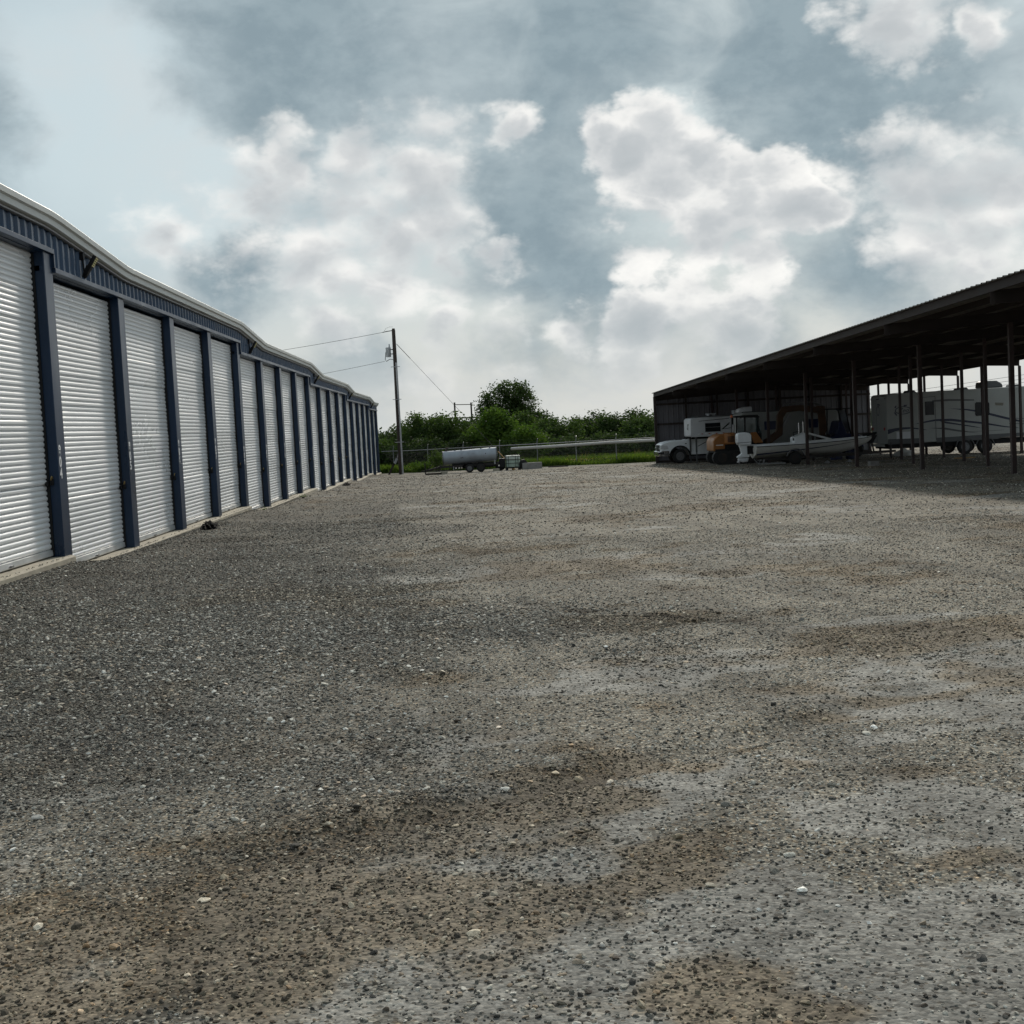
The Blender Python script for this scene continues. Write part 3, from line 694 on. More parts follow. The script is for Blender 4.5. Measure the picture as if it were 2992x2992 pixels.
MB().prism(ang_poly(0, .42, .62, 0, 180, 14)+ang_poly(0, .42, .545, 180, 0, 14), -.035, .03, 'y').build('fender_flare', 'black', t)
MB().box(-.16, .16, .3, .6, 1.345, 1.37).build('hood_vent', 'black', t); MB().box(.30, .40, -.006, .02, 1.10, 1.15).build('badge', 'black', t)
MB().box(.35, .62, -.26, -.02, 1.40, 1.62).build('mirror', 'black', t, bevel=.02)
MB().box(1.86, 1.90, -.006, .0, .6, 1.3).build('door_seam', 'black', t); MB().box(1.6, 1.8, -.03, 0, 1.18, 1.22).build('door_handle', 'chrome', t)
MB().box(.62, 3.3, -.05, .1, .40, .48).build('running_board', 'black', t)
MB().box(3.4, 6.0, .05, 1.95, .75, 1.25).build('bed', 'white', t, bevel=.03)
for wx in (0, 4.2):
    wheel(t, wx, .01, .42, .42, .26); wheel(t, wx, 1.73, .42, .42, .26)

# slide-in camper standing on its jacks
kx, ky = 12.74, 76.3
k_ = empty('truck_camper', (kx, ky, gz(kx, ky)), 'white slide-in camper with dark window standing on its jacks', 'camper')
gk = gz(kx, ky); b0 = .42-gk; b1 = 1.50-gk
auto_smooth(MB().prism([(0.0, b0+.10), (.05, b0+.02), (.20, b0), (1.75, b0), (1.85, b0-.95), (4.3, b0-.95), (4.4, b0-.9), (4.4, b1), (.35, b1+.0), (.12, b1-.02), (.02, b1-.10)], 0, 2.2, 'y').build('shell', 'campw', k_, bevel=.03), 30)
MB().prism([(.3, b1+.001), (4.35, b1+.001), (4.3, b1+.10), (.5, b1+.08)], .03, 2.17, 'y').build('roof', 'rvgrey', k_)
wf = MB().box(.84, 1.70, -.025, .0, .68-gk, 1.17-gk).build('window', 'black', k_, bevel=.012)
MB().box(.87, 1.67, -.032, -.026, .71-gk, .925-gk).build('pane', 'glass', wf); MB().box(.87, 1.67, -.032, -.026, .945-gk, 1.14-gk).build('pane', 'glass', wf)
MB().box(.86, 1.68, -.04, -.03, .928-gk, .942-gk).build('mullion', 'conduit', wf)
MB().prism([(.45, b1-.20), (.55, b1-.185), (2.2, b1-.11), (2.2, b1-.14), (.55, b1-.215)], -.006, 0, 'y').build('stripe', 'black', k_)
for dz in (0, .07): MB().prism([(1.75, .78-gk+dz*.2), (2.2, 1.16-gk-dz), (2.25, 1.16-gk-dz), (1.87, .80-gk+dz*.2), (2.3, .86-gk), (2.3, .83-gk)], -.006-dz*.02, -dz*.02, 'y').build('stripe', 'black', k_)
for i in range(9):
    MB().box(.42+i*.2, .52+i*.2, -.006, 0, b0+.14, b0+.18).build('reflector', 'redlens' if i % 2 else 'digit', k_)
MB().bar((-.004, .5, 1.12-gk), (-.004, .85, 1.12-gk), .01, .05).bar((-.004, .85, 1.12-gk), (-.004, .72, .82-gk), .01, .05).bar((-.004, .9, .86-gk), (-.004, 1.05, .92-gk), .01, .04).build('emblem', 'black', k_)
for x_, y_ in ((.32, .06), (.32, 2.1), (4.2, .06), (4.2, 2.1)):
    MB().box(x_-.045, x_+.045, y_-.045, y_+.045, .62, b0+.06).box(x_-.03, x_+.03, y_-.03, y_+.03, .02, .62).box(x_-.1, x_+.1, y_-.1, y_+.1, 0, .02).build('jack', 'rvgrey', k_)
MB().bar((1.5, .1, b0), (.40, .06, .95), .03, .03).build('brace', 'black', k_)
MB().box(2.6, 3.3, .6, 1.2, b1+.10, b1+.32).build('roof_vent', 'campw', k_, bevel=.03)
MB().box(1.10, 1.55, .4, 1.2, b1+.16, b1+.2).box(1.15, 1.2, .5, 1.1, b1+.08, b1+.17).box(1.45, 1.5, .5, 1.1, b1+.08, b1+.17).build('roof_rack', 'campw', k_)

# grey travel trailer parked deep in the shed
gx, gy = 14.7, 71.7
v = empty('travel_trailer', (gx, gy, gz(gx, gy)), 'grey white travel trailer half hidden behind the excavator', 'trailer', group='travel trailers in the shed'); gg = gz(gx, gy)
MB().prism([(0, .55), (0, 2.5), (.15, 2.62), (5.0, 2.55), (5.15, 2.4), (5.15, .55)], 0, 2.4, 'y').build('body', 'rvw', v, bevel=.04)
MB().box(0, 5.0, -.01, 2.41, .55, .95).build('skirt', 'rvgrey', v)
auto_smooth(MB().prism([(.0, 2.63), (.05, 2.82), (.35, 2.92), (.75, 2.92), (.75, 2.63)], .8, 1.6, 'y').build('air_conditioner', 'campw', v, bevel=.05))
MB().box(.1, 4.9, .3, .36, 2.6, 2.66).build('roof_rail', 'rvgrey', v)
for a, b in ((3.55, 4.05), (1.2, 1.9)): MB().box(a, b, -.012, 0, 1.65, 2.1).build('window', 'bluep', v)
for x_ in (2.2, 3.0): wheel(v, x_, .0, .36, .36, .22)
MB().bar((5.1, 1.2, .5), (6.2, 1.2, .5), .12, .12).build('drawbar', 'black', v)

# excavator
qx, qy = 13.0, 68.6
q = empty('excavator', (qx, qy, gz(qx, qy)), 'ochre orange excavator with its boom folded over behind the boat', 'excavator'); gq = gz(qx, qy)
for y_ in (.05, 1.75):
    tr = MB().prism(ang_poly(-.1, .36, .34, 90, 270, 8)+ang_poly(2.3, .36, .34, 270, 450, 8), y_, y_+.4, 'y').build('track', 'tyre', q, bevel=.02)
    for i in range(4): MB().lathe([(.24, -.02), (.24, .0), (.1, .02)], .05+i*.7, y_, .36, 14).build('roller', 'trailer', tr)
MB().box(-.3, 2.4, .1, 2.05, .62, .80).build('turntable', 'black', q)
pn = [(-.38, .70), (-.38, 1.20), (-.30, 1.36), (-.05, 1.52), (.22, 1.56), (.22, .70)]
auto_smooth(MB().prism(pn, .15, 2.1, 'y').build('engine_panel', 'orange', q, bevel=.05))
MB().box(-.25, .12, .14, .15, .98, 1.02).build('lettering_strip', 'digit', q)
cy = MB().lathe([(.30, .0), (.345, .05), (.35, .45), (.33, .54), (.22, .585), (.02, .59)], .48, .32, 1.02, 26, 'z').build('counterweight', 'orange', q); auto_smooth(cy)
for i in range(5): MB().box(.33, .66, -.04, .0, 1.14+i*.06, 1.175+i*.06).build('vent_slot', 'black', cy)
MB().box(.2, 2.3, .2, 2.0, .80, 1.05).build('deck', 'black', q, bevel=.03)
MB().prism([(1.75, .82), (1.55, 1.56), (1.85, 1.56), (2.3, .82)], .2, 1.2, 'y').build('side_panel', 'orange', q, bevel=.03)
for x_ in (.86, 1.28, 1.95): MB().bar((x_, .35, 1.4), (x_+.03, .35, 2.36), .07, .07).bar((x_, 1.35, 1.4), (x_+.03, 1.35, 2.36), .07, .07).build('cab_post', 'black', q)
MB().prism([(.74, 2.34), (.82, 2.44), (1.95, 2.44), (2.08, 2.30), (2.05, 2.30)], .28, 1.42, 'y').build('cab_roof', 'black', q, bevel=.03)
MB().box(.80, 2.12, .3, 1.4, 1.04, 1.48).build('cab_base', 'black', q)
for a, b in ((.92, 1.25), (1.33, 1.93)): MB().box(a, b, .335, .345, 1.5, 2.3).build('cab_window', 'cabglass', q)
MB().add([(2.12, .35, 1.48), (2.12, 1.35, 1.48), (2.0, 1.35, 2.32), (2.0, .35, 2.32)], [(0, 1, 2, 3)]).build('front_window', 'cabglass', q)
MB().tube([(.62, .35, 1.5), (.64, .35, 2.36)], .025, 8).build('beacon_post', 'black', q)
auto_smooth(MB().lathe([(.06, 0), (.065, .07), (.04, .12), (.01, .13)], .64, .35, 2.36, 14, 'z').build('beacon', 'amber', q))
MB().tube([(.70, .4, 1.55), (.72, .4, 2.0)], .06, 8).build('exhaust', 'steel', q)
bp = [(2.35, 1.1), (3.05, 1.55), (3.12, 2.35), (3.40, 2.78), (4.3, 2.82), (5.35, 2.66), (5.5, 2.45), (5.3, 2.36), (4.3, 2.52), (3.6, 2.48), (3.42, 2.2), (3.35, 1.35), (2.6, .85)]
MB().prism(bp, .95, 1.25, 'y').build('boom', 'boom', q, bevel=.02)
MB().prism([(5.15, 2.75), (5.6, 2.7), (5.65, 1.5), (5.5, 1.1), (5.3, 1.2), (5.25, 2.2)], 1.0, 1.2, 'y').build('stick', 'boom', q, bevel=.02)
MB().tube([(2.9, 1.1, .95), (3.8, 1.1, 2.45)], .05, 10).build('hydraulic_cylinder', 'steel', q)
MB().tube([(3.5, 1.1, 2.88), (4.9, 1.1, 2.95), (5.5, 1.1, 2.75)], .045, 10).build('hydraulic_cylinder', 'steel', q)
MB().prism([(5.2, 1.2), (5.75, 1.25), (5.8, .8), (5.4, .45), (5.0, .62)], .8, 1.4, 'y').build('bucket', 'trailer', q, bevel=.02)
MB().prism([(2.5, .15), (2.75, .1), (2.8, .55), (2.6, .62)], .0, 2.2, 'y').build('dozer_blade', 'trailer', q)

# boat and its trailer
bx, by = 13.14, 61.0; gb_ = gz(bx, by+.8)
b = empty('motor_boat', (bx, by, gb_), 'grey white motor boat on a trailer behind the front posts', 'boat'); zz = -gb_
L_ = 5.6; rows_o = []; rows_c = []
for i in range(15):
    s_ = i/14; x_ = s_*L_; half = .98*(1-max(0, (s_-.45)/.55)**2.4); top = .12+zz+.03*s_+.16*s_**3; keel = -.46+zz+.02*s_+(.62*max(0, (s_-.62)/.38)**2.0)
    ch = keel+.30*(top-keel)+.04
    prof_ = [(-half, top), (-half*.985, top-.1), (-half*.93, (top+ch)/2), (-half*.84, ch), (-half*.40, keel+.10*(1-s_)), (0, keel), (half*.40, keel+.10*(1-s_)), (half*.84, ch), (half*.93, (top+ch)/2), (half*.985, top-.1), (half, top)]
    rows_o.append([(x_, .98+a_, z_) for a_, z_ in prof_])
    rows_c.append((x_, half, top))
m = MB().grid(rows_o); m.add(rows_o[0], [tuple(range(11))]); auto_smooth(m.build('hull', 'hull', b), 50)
m = MB().grid([[(x_, .98-h_-.02, t_-.05), (x_, .98-h_-.025, t_+.0), (x_, .98-h_+.0, t_+.035), (x_, .98-h_+.16, t_+.03), (x_, .98-h_+.17, t_-.2)] for x_, h_, t_ in rows_c[:-1]])
m.grid([[(x_, .98+h_+.02, t_-.05), (x_, .98+h_+.025, t_), (x_, .98+h_, t_+.035), (x_, .98+h_-.16, t_+.03), (x_, .98+h_-.17, t_-.2)] for x_, h_, t_ in rows_c[:-1]])
m.build('gunwale', 'white', b)
MB().grid([[(x_, .98-h_-.028, t_-.055), (x_, .98-h_-.03, t_-.025)] for x_, h_, t_ in rows_c]).build('rub_rail', 'black', b)
MB().grid([[(x_, .98-h_*.995-.012, t_-.36+.02*i), (x_, .98-h_*.97-.015, t_-.43+.025*i)] for i, (x_, h_, t_) in enumerate(rows_c[:13])]).build('stripe', 'stripe', b)
MB().add([(.05, .3, zz-.12), (.05, 1.66, zz-.12), (4.3, 1.5, zz-.1), (4.3, .46, zz-.1)], [(0, 1, 2, 3)]).build('deck', 'hull', b)
cs = MB().prism([(1.86, zz-.1), (1.86, zz+.40), (2.0, zz+.47), (2.45, zz+.60), (2.5, zz+.5), (2.55, zz-.1)], .55, 1.4, 'y').build('console', 'white', b, bevel=.03)
MB().box(1.855, 1.859, .6, .9, zz+.26, zz+.38).build('console_hatch', 'black', cs)
MB().tube([(1.9, .8, zz+.47), (1.85, .75, zz+.62), (2.05, .75, zz+.66)], .02, 6).build('steering_wheel', 'black', cs)
MB().tube([(2.15, .9, zz+.5), (2.15, .9, zz+1.05), (2.35, .9, zz+1.1), (2.35, .9, zz+.55)], .018, 6).build('grab_rail', 'chrome', b)
om = bpy.data.objects.new('outboard_motor', None); C.objects.link(om); om.parent = b; om.location = (0, 0, 0)
cw = [(-.69, zz+.24), (-.71, zz+.35), (-.70, zz+.66), (-.62, zz+.73), (-.35, zz+.75), (-.12, zz+.70), (-.06, zz+.60), (-.06, zz+.24), (-.12, zz+.17), (-.62, zz+.17)]
auto_smooth(MB().prism(cw, .72, 1.24, 'y').build('cowling', 'white', om, bevel=.07), 50)
MB().prism([(-.70, zz+.27), (-.055, zz+.29), (-.055, zz+.31), (-.70, zz+.29)], .71, 1.25, 'y').build('cowling_band', 'black', om)
MB().prism([(-.62, zz+.18), (-.56, zz+.05), (-.50, zz-.2), (-.72, zz-.36), (-.70, zz-.40), (-.2, zz-.40), (-.14, zz-.34), (-.22, zz-.15), (-.20, zz+.18)], .86, 1.10, 'y').build('midsection', 'white', om, bevel=.04)
MB().prism([(-.66, zz-.40), (-.68, zz-.55), (-.45, zz-.62), (-.22, zz-.60), (-.16, zz-.42)], .89, 1.07, 'y').build('gearcase', 'campw', om, bevel=.05)
MB().prism([(-.70, zz-.60), (-.6, zz-.52), (-.6, zz-.66)], .8, 1.16, 'y').build('propeller', 'steel', om)
MB().box(-.25, .06, .80, 1.16, zz-.25, zz+.12).tube([(-.12, .78, zz+.1), (.08, .6, zz+.05), (.1, .7, zz-.2), (-.1, .78, zz-.2)], .04, 8).build('bracket', 'black', om)
MB().prism([(5.05, zz+.34), (5.6, zz+.40), (5.75, zz+.3), (5.55, zz-.02), (5.3, zz-.05), (5.35, zz+.2)], .9, 1.1, 'y').tube([(5.1, 1.0, zz+.36), (5.75, 1.0, zz+.42)], .05, 8).build('trolling_motor', 'black', b)
tr = empty('boat_trailer', (bx, by, gz(14.9, 61)), 'low dark trailer carrying the motor boat', 'trailer'); tz = 0
for y_ in (.42, 1.5): MB().bar((.3, y_, .30), (4.6, y_, .32), .06, .11).build('rail', 'trailer', tr)
for x_ in (.4, 1.5, 2.4, 3.6): MB().bar((x_, .3, .24), (x_, 1.66, .24), .06, .08).build('cross_member', 'trailer', tr)
MB().bar((4.6, .45, .32), (6.6, .98, .36), .07, .1).bar((4.6, 1.5, .32), (6.6, .98, .36), .07, .1).build('tongue', 'trailer', tr)
MB().tube([(6.4, 1.0, .02), (6.4, 1.0, .75)], .03, 8).build('jack', 'trailer', tr)
MB().bar((5.6, .98, .36), (5.5, .98, .85), .06, .06).build('winch_post', 'trailer', tr)
for y_ in (.05, 1.72): wheel(tr, 1.76, y_, .30, .30, .2, rim='trailer')
for y_ in (.0, 1.70):
    ro = ang_poly(1.76, .30, .42, 15, 165, 10)
    MB().grid([[(x_, y_, z_), (x_, y_+.26, z_)] for x_, z_ in ro]).build('fender', 'trailer', tr)
    MB().tube([(x_, y_, z_) for x_, z_ in ro], .018, 6).build('fender_lip', 'galv', tr)
MB().bar((.1, .1, .12), (1.3, .1, .10), .05, .05).bar((.35, .1, .3), (.3, .1, .1), .05, .05).build('step', 'galv', tr)
MB().tube([(-.02, .55, .32), (.16, .5, .10), (.3, .5, .3)], .022, 6).build('bow_stop', 'galv', tr)
for x_ in (3.2, 4.2): MB().prism([(x_-.13, 0), (x_+.13, 0), (x_, .12)], .0, .2, 'y').build('wheel_chock', 'galv', tr)
la = empty('ladder', (15.55, 61.5, gb_), 'short pale ladder lying across the bow of the motor boat', 'ladder')
for y_ in (.0, .38): MB().bar((.05, y_, zz+.58), (1.12, y_, zz+.24), .03, .07).build('rail', 'doorbar', la)
for i in range(5): MB().bar((.2+i*.2, 0, zz+.53-i*.065), (.2+i*.2, .38, zz+.53-i*.065), .03, .03).build('rung', 'doorbar', la)
MB().bar((.0, .0, zz+.20), (1.05, .0, zz+.24), .03, .05).build('stay', 'doorbar', la)

# large travel trailer
vx, vy = 20.0, 64.0; gv = gz(23.8, vy)
v = empty('travel_trailer', (vx, vy, gv), 'long off-white travel trailer with navy swooshes and an oval emblem', 'trailer', group='travel trailers in the shed'); z0 = -gv
MB().prism([(.0, z0-.18), (.0, z0+2.06), (.10, z0+2.16), (.5, z0+2.19), (7.2, z0+2.23), (7.7, z0+1.9), (7.75, z0+.6), (7.6, z0-.05), (6.9, z0-.10), (1.75, z0-.20)], 0, 2.44, 'y').build('body', 'rvw', v, bevel=.04)
MB().prism([(.03, z0-.21), (.03, z0+.05), (1.72, z0+.02), (1.72, z0-.21)], -.008, .02, 'y').build('skirt', 'rvgrey', v)
MB().prism([(2.35, z0-.22), (2.35, z0+.0), (4.9, z0+.04), (7.5, z0+.05), (7.5, z0-.12), (5.4, z0-.14), (5.3, z0-.20)], -.008, .02, 'y').build('skirt', 'rvgrey', v)
MB().box(.1, 7.4, .2, 2.2, z0-.42, z0-.2).build('chassis', 'black', v)
MB().prism([(4.82, z0+2.23), (4.86, z0+2.52), (5.0, z0+2.58), (5.6, z0+2.56), (5.85, z0+2.40), (5.9, z0+2.23)], .7, 1.5, 'y').build('air_conditioner', 'rvgrey', v, bevel=.05)
for a, b_, h_ in ((1.3, 1.75, .09), (3.75, 4.3, .09), (6.3, 6.9, .12)):
    MB().prism([(a, z0+2.19), (a+.08, z0+2.21+h_), (b_-.1, z0+2.22+h_), (b_, z0+2.2)], .9, 1.5, 'y').build('roof_vent', 'rvgrey', v)
def decal(poly, name='stripe', mat='stripe', d=.004): MB().prism([(x_-20.0, z_+z0) for x_, z_ in poly], -d, .0, 'y').build(name, mat, v)
decal([(20.04, .28), (20.04, .50), (20.4, .55), (20.8, .575), (21.2, .56), (21.9, .40), (21.9, .38), (21.2, .49), (20.8, .47), (20.4, .40)])
decal([(21.35, .70), (21.73, .79), (22.33, .88), (23.07, .87), (24.57, .63), (25.65, .39), (26.3, .28), (26.3, .26), (25.6, .34), (24.57, .54), (23.07, .75), (22.33, .79), (21.73, .72)])
decal([(22.5, .80), (22.8, .75), (24.19, .45), (24.6, .33), (24.19, .41), (22.8, .66)])
decal([(22.0, .48), (22.8, .46), (23.6, .28), (24.4, .12), (23.4, .24), (22.6, .40)], mat='rvgrey')
decal([(22.98, 1.35), (23.84, 1.29), (24.25, 1.22), (24.92, 1.05), (25.7, .82), (26.4, .62), (26.4, .54), (25.66, .72), (24.92, .94), (24.25, 1.13), (23.84, 1.22)])
decal([(22.2, 1.78), (23.0, 1.80), (24.2, 1.72), (24.2, 1.66), (23.0, 1.70), (22.2, 1.70)], mat='rvgrey')
for q_ in range(3): decal([(25.85, .76-.13*q_), (27.0, .70-.13*q_), (27.0, .675-.13*q_), (25.85, .735-.13*q_)])
decal([(25.2, 1.52), (25.6, 1.49), (25.58, 1.36), (25.22, 1.39)], 'vent_grille', 'beige', .01)
rw = decal([(21.85, 1.09), (21.85, 1.73), (22.28, 1.73), (22.28, 1.09)], 'door_window', 'glass', .012)
dl = [(21.66, -.10), (21.66, 1.93), (22.34, 1.95), (22.34, -.10)]
for (a, b_) in zip(dl, dl[1:]): MB().bar((a[0]-20, -.004, a[1]+z0), (b_[0]-20, -.004, b_[1]+z0), .014, .022).build('door_seam', 'rvgrey', v)
MB().box(1.70, 1.74, -.03, 0, z0+.85, z0+1.05).build('door_handle', 'black', v)
MB().prism([(4.27, z0+.94), (4.24, z0+1.0), (4.24, z0+1.52), (4.30, z0+1.58), (4.88, z0+1.55), (4.92, z0+1.5), (4.92, z0+.99), (4.87, z0+.93)], -.02, 0, 'y').build('window', 'glass', v)
MB().box(.45, 1.15, -.008, 0, z0+.03, z0+.36).build('hatch', 'campw', v); MB().box(3.85, 5.6, -.006, 0, z0+.20, z0+.215).build('moulding', 'rvgrey', v)
# oval emblem with slanted lettering
ov = MB(); n = 40
def oval(rx_, rz_): return [(.80+rx_*math.cos(2*math.pi*i/n), z0+1.37+rz_*math.sin(2*math.pi*i/n)+.0) for i in range(n+1)]
ov.grid([[(a[0], -.006, a[1]) for a in oval(.39, .19)], [(a[0], -.006, a[1]) for a in oval(.345, .155)]]); eo = ov.build('emblem', 'stripe', v)
MB().prism([(.36, z0+1.30), (.42, z0+1.30), (.50, z0+1.18), (.52, z0+1.12), (.44, z0+1.16)], -.007, -.001, 'y').prism([(.38, z0+1.5), (.46, z0+1.62), (.50, z0+1.6), (.46, z0+1.5)], -.007, -.001, 'y').prism([(.85, z0+1.55), (.82, z0+1.62), (1.0, z0+1.63), (.98, z0+1.58)], -.007, -.001, 'y').build('emblem_flourish', 'stripe', v)
cu = bpy.data.curves.new('lettering', 'FONT'); cu.body = 'Zeo'; cu.size = .30; cu.shear = .45; cu.extrude = .002; cu.align_x = 'CENTER'; cu.align_y = 'CENTER'
o = bpy.data.objects.new('lettering', cu); C.objects.link(o); me_ = bpy.data.meshes.new_from_object(o.evaluated_get(bpy.context.evaluated_depsgraph_get())); bpy.data.objects.remove(o)
me_.materials.append(M['stripe']); o = link('emblem_lettering', me_, v); o.rotation_euler = (R(90), 0, 0); o.location = (.80, -.006, z0+1.365)
ov = MB(); ov.grid([[(-.006, 1.25+.22*math.cos(2*math.pi*i/24), z0+1.4+.24*math.sin(2*math.pi*i/24)) for i in range(25)], [(-.006, 1.25+.17*math.cos(2*math.pi*i/24), z0+1.4+.19*math.sin(2*math.pi*i/24)) for i in range(25)]])
ov.build('rear_emblem', 'stripe', v)
MB().box(-.008, 0, 1.15, 1.35, z0+1.66, z0+1.74).box(-.008, 0, 1.0, 1.08, z0+1.64, z0+1.72).build('rear_emblem_mark', 'stripe', v)
for y_ in (.25, 2.1): MB().box(-.03, 0, y_, y_+.14, z0+.46, z0+.60).build('tail_light', 'redlens', v)
for y_ in (.1, 1.1, 1.25, 1.4, 2.3): MB().box(-.02, 0, y_, y_+.08, z0+1.94, z0+1.98).build('marker_light', 'black', v)
MB().bar((-.1, .2, z0-.25), (-.1, 2.24, z0-.25), .1, .12).build('bumper', 'rvw', v)
MB().box(-.006, 0, 1.55, 1.57, z0-.1, z0+2.0).build('rear_seam', 'rvgrey', v)
for x_ in (3.72, 4.68):
    wheel(v, x_, -.02, .36, .36, .22); wheel(v, x_, 2.22, .36, .36, .22)
    MB().prism(ang_poly(x_, .36, .46, 0, 180, 12)+ang_poly(x_, .36, .42, 180, 0, 12), -.03, .06, 'y').build('wheel_arch', 'rvgrey', v)
MB().bar((7.6, 1.2, .5), (9.0, 1.2, .5), .15, .15).build('drawbar', 'black', v)
# blue utility vehicle between boat and trailer
ux, uy = 18.6, 69.6; u_ = empty('utility_vehicle', (ux, uy, gz(ux, uy)), 'dark blue open utility vehicle beyond the bow of the boat', 'utility vehicle')
MB().prism([(.0, .5), (.05, 1.1), (.5, 1.25), (.7, 1.9), (.85, 1.95), (1.1, 1.25), (1.75, 1.18), (1.9, .95), (1.95, .5)], 0, 1.5, 'y').build('body', 'bluep', u_, bevel=.05)
MB().box(-.1, 1.35, .0, 1.5, 2.50, 2.56).build('roof', 'black', u_, bevel=.02)
for x_, x2 in ((.05, .1), (1.3, 1.05)):
    for y_ in (.04, 1.46): MB().bar((x_, y_, 1.1), (x2, y_, 2.5), .05, .05).build('roof_post', 'black', u_)
MB().add([(1.32, .06, 1.3), (1.32, 1.44, 1.3), (1.10, 1.44, 2.44), (1.10, .06, 2.44)], [(0, 1, 2, 3)]).build('windscreen', 'tank', u_)
for x_ in (.35, 1.55):
    for y_ in (-.05, 1.3): wheel(u_, x_, y_, .36, .36, .25, rim='trailer')
for i, (dx_, dy_, lab) in enumerate(((18.35, 66.9, 'dark blue drum nearer the boat of the two under the shed'), (19.15, 67.05, 'dark blue drum nearer the long trailer of the two under the shed'))):
    dr = empty('steel_drum', (dx_, dy_, gz(dx_, dy_)), lab, 'drum', group='blue drums under the shed')
    auto_smooth(MB().lathe([(.27, 0), (.29, .02), (.29, .28), (.30, .29), (.29, .31), (.29, .57), (.30, .585), (.29, .60), (.29, .86), (.30, .88), (.28, .88), (.27, .86), (.01, .86)], 0, 0, 0, 22, 'z').build('barrel', 'bluep', dr))
    MB().lathe([(.03, .86), (.03, .885), (.005, .885)], .15, 0, 0, 10, 'z').build('bung', 'steel', dr)
# odds and ends under the shed
def lump(name, loc, size, mat, lab, cat, seed=1):
    random.seed(seed); bm = bmesh.new(); bmesh.ops.create_icosphere(bm, subdivisions=3, radius=1)
    for v_ in bm.verts:
        n_ = v_.co.normalized(); k2 = 1+.16*math.sin(n_.x*5+seed)*math.cos(n_.y*4+n_.z*3)+random.uniform(-.04, .04)
        v_.co = Vector((n_.x*size[0]*k2, n_.y*size[1]*k2, max(-.03, n_.z*size[2]*k2)))
    me = bpy.data.meshes.new(name); bm.to_mesh(me); bm.free(); me.materials.append(M[mat]); me.polygons.foreach_set('use_smooth', [True]*len(me.polygons))
    o = link(name, me); o.location = loc; return tag(o, lab, cat)
lump('tarp_heap', (21.9, 67.6, gz(21.9, 67.6)), (.5, .4, .34), 'tarp', 'small white tarp heap on the gravel below the long travel trailer', 'tarp', 4)
o = MB().box(-.2, .2, -.1, .1, 0, .2).build('concrete_block', 'block', bevel=.01); o.location = (15.75, 52.2, gz(15.75, 52.2)-.01); o.rotation_euler = (0, 0, .3); tag(o, 'grey concrete block lying at the foot of a front shed post', 'block')
o = MB().box(-.45, .45, -.07, .07, 0, .05).build('timber_offcut', 'pallet', bevel=.006); o.location = (20.9, 56.5, gz(20.9, 56.5)); o.rotation_euler = (0, 0, .1); tag(o, 'pale timber offcut lying on the gravel among the shed posts', 'timber')

# ------------------------------------------------------------------ the far end of the yard
px_, py_ = -4.26, 93.0; gp = gz(px_, py_)
po = empty('utility_pole', (px_, py_, gp), 'dark wooden utility pole with a grey transformer past the storage building', 'utility pole'); H = 8.5-gp
auto_smooth(MB().tube([(0, 0, -.2), (0, 0, H*.5), (0, 0, H-.12), (0, 0, H)], [.165, .145, .12, .09], 14).build('shaft', 'wood', po), 50)
auto_smooth(MB().tube([(.10, -.16, -.1), (.10, -.15, 3.5), (.07, -.14, H-2.3)], .06, 10).build('conduit', 'conduit', po))
tf = MB().lathe([(.15, 6.6-gp), (.17, 6.64-gp), (.17, 7.16-gp), (.18, 7.18-gp), (.17, 7.24-gp), (.05, 7.27-gp)], -.42, 0, 0, 18, 'z').build('transformer', 'tgrey', po); auto_smooth(tf)
MB().tube([(-.34, 0, 7.25-gp), (-.34, 0, 7.48-gp)], [.05, .035], 8).build('bushing', 'tgrey', tf)
for z_ in (6.8, 7.1): MB().box(-.26, -.1, -.03, .03, z_-.03-gp, z_+.03-gp).build('hanger', 'black', tf)
MB().tube([(-.10, 0, 8.36-gp), (-.40, 0, 8.33-gp), (-.74, .1, 8.28-gp)], .028, 8).build('insulator', 'black', po)
MB().tube([(-.62, 0, 8.35-gp), (-.5, 0, 8.52-gp), (-.25, 0, 8.62-gp), (-.02, 0, 8.6-gp)], .008, 5).build('jumper_wire', 'wire', po)
MB().tube([(-.5, 0, 7.2-gp), (-.6, 0, 6.9-gp), (-.66, 0, 6.45-gp), (-.58, 0, 6.32-gp), (-.35, 0, 6.46-gp), (-.12, 0, 6.42-gp)], .022, 7).build('service_cable', 'black', po)
for z_ in (5.92, 3.73, .85): MB().bar((-.30, -.2, z_-gp), (.30, -.2, z_-gp), .04, .04).build('stand_off_bracket', 'conduit', po)
def wire(name, a, b, sag, r_, lab, cat='power line', group=None, mat='wire'):
    a, b = Vector(a), Vector(b); n = 16
    o = MB().tube([a.lerp(b, i/n)-Vector((0, 0, sag*4*(i/n)*(1-i/n))) for i in range(n+1)], r_, 5).build(name, mat); return tag(o, lab, cat, group)
wire('power_line', (-5.0, 93.1, 8.28), (-26.62, 115, 7.88), .25, .014, 'upper power line running behind the storage building roof from the pole top')
wire('power_line', (-4.95, 93, 6.33), (-25.64, 110, 5.0), .25, .012, 'lower service line running behind the storage building roof from the transformer')
gw = empty('guy_wire', (3.28, 88.0, gz(3.28, 88)), 'taut guy wire slanting from the pole down to the tote', 'guy wire')
a = Vector((-4.1, 93, 7.45))-gw.location; b = Vector((0, 0, 0))
MB().tube([a, b], .011, 5).build('strand', 'wire', gw); MB().tube([a.lerp(b, .86), a.lerp(b, 1.0)], .03, 6).build('guard', 'pallet', gw)
MB().tube([a.lerp(b, .0), a.lerp(b, .12)], .02, 6).build('strain_insulator', 'black', gw)
lp = empty('leaning_post', (-5.1, 93.6, gz(-5.1, 93.6)), 'weathered leaning post with a grey box at the foot of the pole', 'post')
